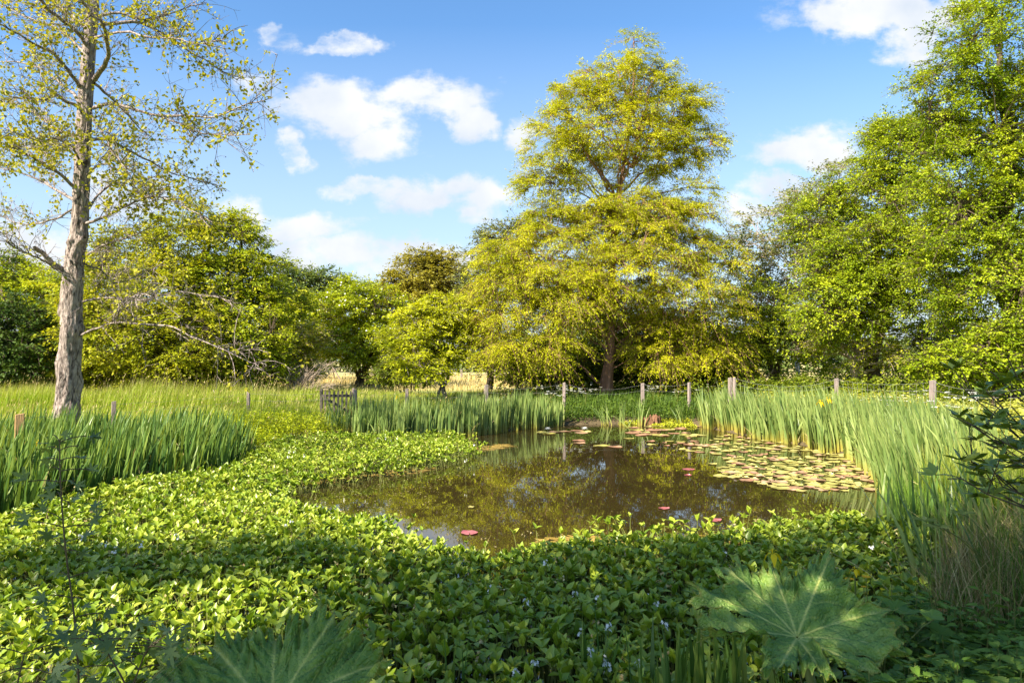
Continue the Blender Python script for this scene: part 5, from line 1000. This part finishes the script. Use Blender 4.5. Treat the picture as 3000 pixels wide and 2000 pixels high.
# evergreen shrub at the right edge
rb = np.array([4.7, 4.7, .3]); rs_ = thing('evergreen_shrub', 'open evergreen shrub with long glossy leaves at the right edge of the photo', 'shrub', rb)
TG = [(2790,1110),(2830,1160),(2900,1085),(2960,1130),(2780,1215),(2850,1245),(2900,1200),(2810,1300),(2870,1340),(2930,1290),(2990,1060),(2980,1220),(2830,1400),(2980,1350),(3050,1150),(3060,1300),(2950,1045),(2770,1400),(2890,1150),(2940,1350),(2995,1290),(3080,1050),(2870,1290),(2930,1240),(2960,1190),(3010,1250),(2900,1370),(2880,1380)]
wd_ = MB(); lf = MB(); stm = []
for (px, py) in TG:
    e = at(px, py, RG.uniform(3.7, 4.9)); B = bez(rb, rb*.35+e*.65+np.array([.2, 0, -.05]), e, 12)[0]; B[1:-1] += np.cumsum(RG.normal(size=(10, 3))*.012, 0); tubes(wd_, B, np.linspace(.010, .0035, 12), 5)
    for s in range(7):
        i = RG.integers(4, 11); d = unit(unit(B[i+1]-B[i])+RG.normal(size=3)*.8); e2 = B[i]+d*RG.uniform(.1, .3); tubes(wd_, bez(B[i], (B[i]+e2)/2+[0,0,.02], e2, 4), np.full((1,4), .003), 3)
        for q_, kk in ((e2, 7),):
            a = RG.random(kk)*6.28; ax = unit(d[None]*.5+np.stack([np.cos(a), np.sin(a), RG.uniform(-.1, .6, kk)], -1)); inst(lf, T_OVAL, np.tile(q_, (kk, 1)), ax, np.tile([[0,0,1.]], (kk,1))+RG.normal(size=(kk,3))*.35, RG.uniform(.07, .13, kk), RG.uniform(.028, .045, kk), np.clip(RG.normal(.45 if py < 1260 else .7, .25, kk), 0, 1))
wd_.build('branches', M['barkd'], rs_, loc=rb); lf.build('leaves', M['rhodo'], rs_, smooth=True, loc=rb)
# young shoot of yellowish leaves beside it
yc = at(2745,1500,5.0); t = thing('laurel_sprig', 'pale yellow leaved sprig in front of the shaded iris blades on the right', 'plant', (yc[0]+.5, yc[1], .2)); mb = MB(); o0 = np.array([yc[0]+.5, yc[1], .2]); mb2 = MB()
for (px, py) in ((2735,1540),(2810,1500),(2700,1520)):
    e = at(px, py, 5.0)-o0; tubes(mb2, bez(np.zeros(3), e*.5+[.1,0,.2], e, 7), np.linspace(.006,.003,7)[None], 4); a = np.arange(6)*1.05; inst(mb, T_OVAL, np.tile(e, (6,1)), np.stack([np.cos(a), np.sin(a), np.full(6,.15)], -1), np.tile([[0,-.2,1.]], (6,1)), .11, .035)
mb.build('leaves', M['bramble'], t, smooth=True); mb2.build('stems', M['stem'], t)

# leafy saplings at the left, close to the camera
def sapling(path, D, leaf, label, levels, side=.1, r0=.004):
    P = smoothline([at(a, b_, D) for a, b_ in path], 40); b0 = P[0].copy(); t = thing('maple_sapling', label, 'sapling', b0); st = MB(); tubes(st, P, np.linspace(r0, r0*.45, 40), 7); lf = MB()
    for u in levels:
        p0 = P[int(u*39)]
        for s in (-1, 1):
            a = RG.random()*6.28; d = np.array([math.cos(a)*.5+s*.8, math.sin(a)*.6, RG.uniform(-.1, .35)]); e = p0+unit(d)*RG.uniform(.4, 1)*side; tubes(st, bez(p0, (p0+e)/2+[0,0,.01], e, 4), np.full((1,4), .0018), 4)
            for k in range(2):
                ax = unit(d+RG.normal(size=3)*.6)[None]; inst(lf, T_MAPLE, e[None]+RG.normal(size=(1,3))*.008, ax, np.array([[RG.normal()*.5, -.5+RG.normal()*.4, .8]]), leaf*RG.uniform(.7, 1.15), leaf*RG.uniform(.7, 1.15))
    st.build('stem', M['barkd'], t, smooth=True, loc=b0); lf.build('leaves', M['sap'], t, loc=b0)
sapling([(252,2120),(248,1980),(232,1800),(205,1620),(190,1480),(182,1370),(180,1285)], 2.4, .060, 'thin upright maple sapling in front of the alder and the left iris bed', [.2,.27,.34,.4,.46,.52,.56,.6,.64,.7,.78,.84,.88,.93,.99], .1)
sapling([(400,2130),(390,2010),(330,1900),(300,1850)], 2.3, .075, 'short dark maple shoot left of the lower gunnera leaf', [.35,.55,.7,.85,.99], .13, .004)
sapling([(330,2130),(400,2000),(440,1900),(465,1870)], 2.35, .07, 'maple shoot with reddish leaves leaning right by the lower gunnera leaf', [.3,.5,.65,.8,.9,.99], .13, .004)
sapling([(60,2130),(70,2000),(90,1900)], 2.2, .07, 'low maple shoot in the lower left corner', [.3,.55,.75,.99], .13, .004)
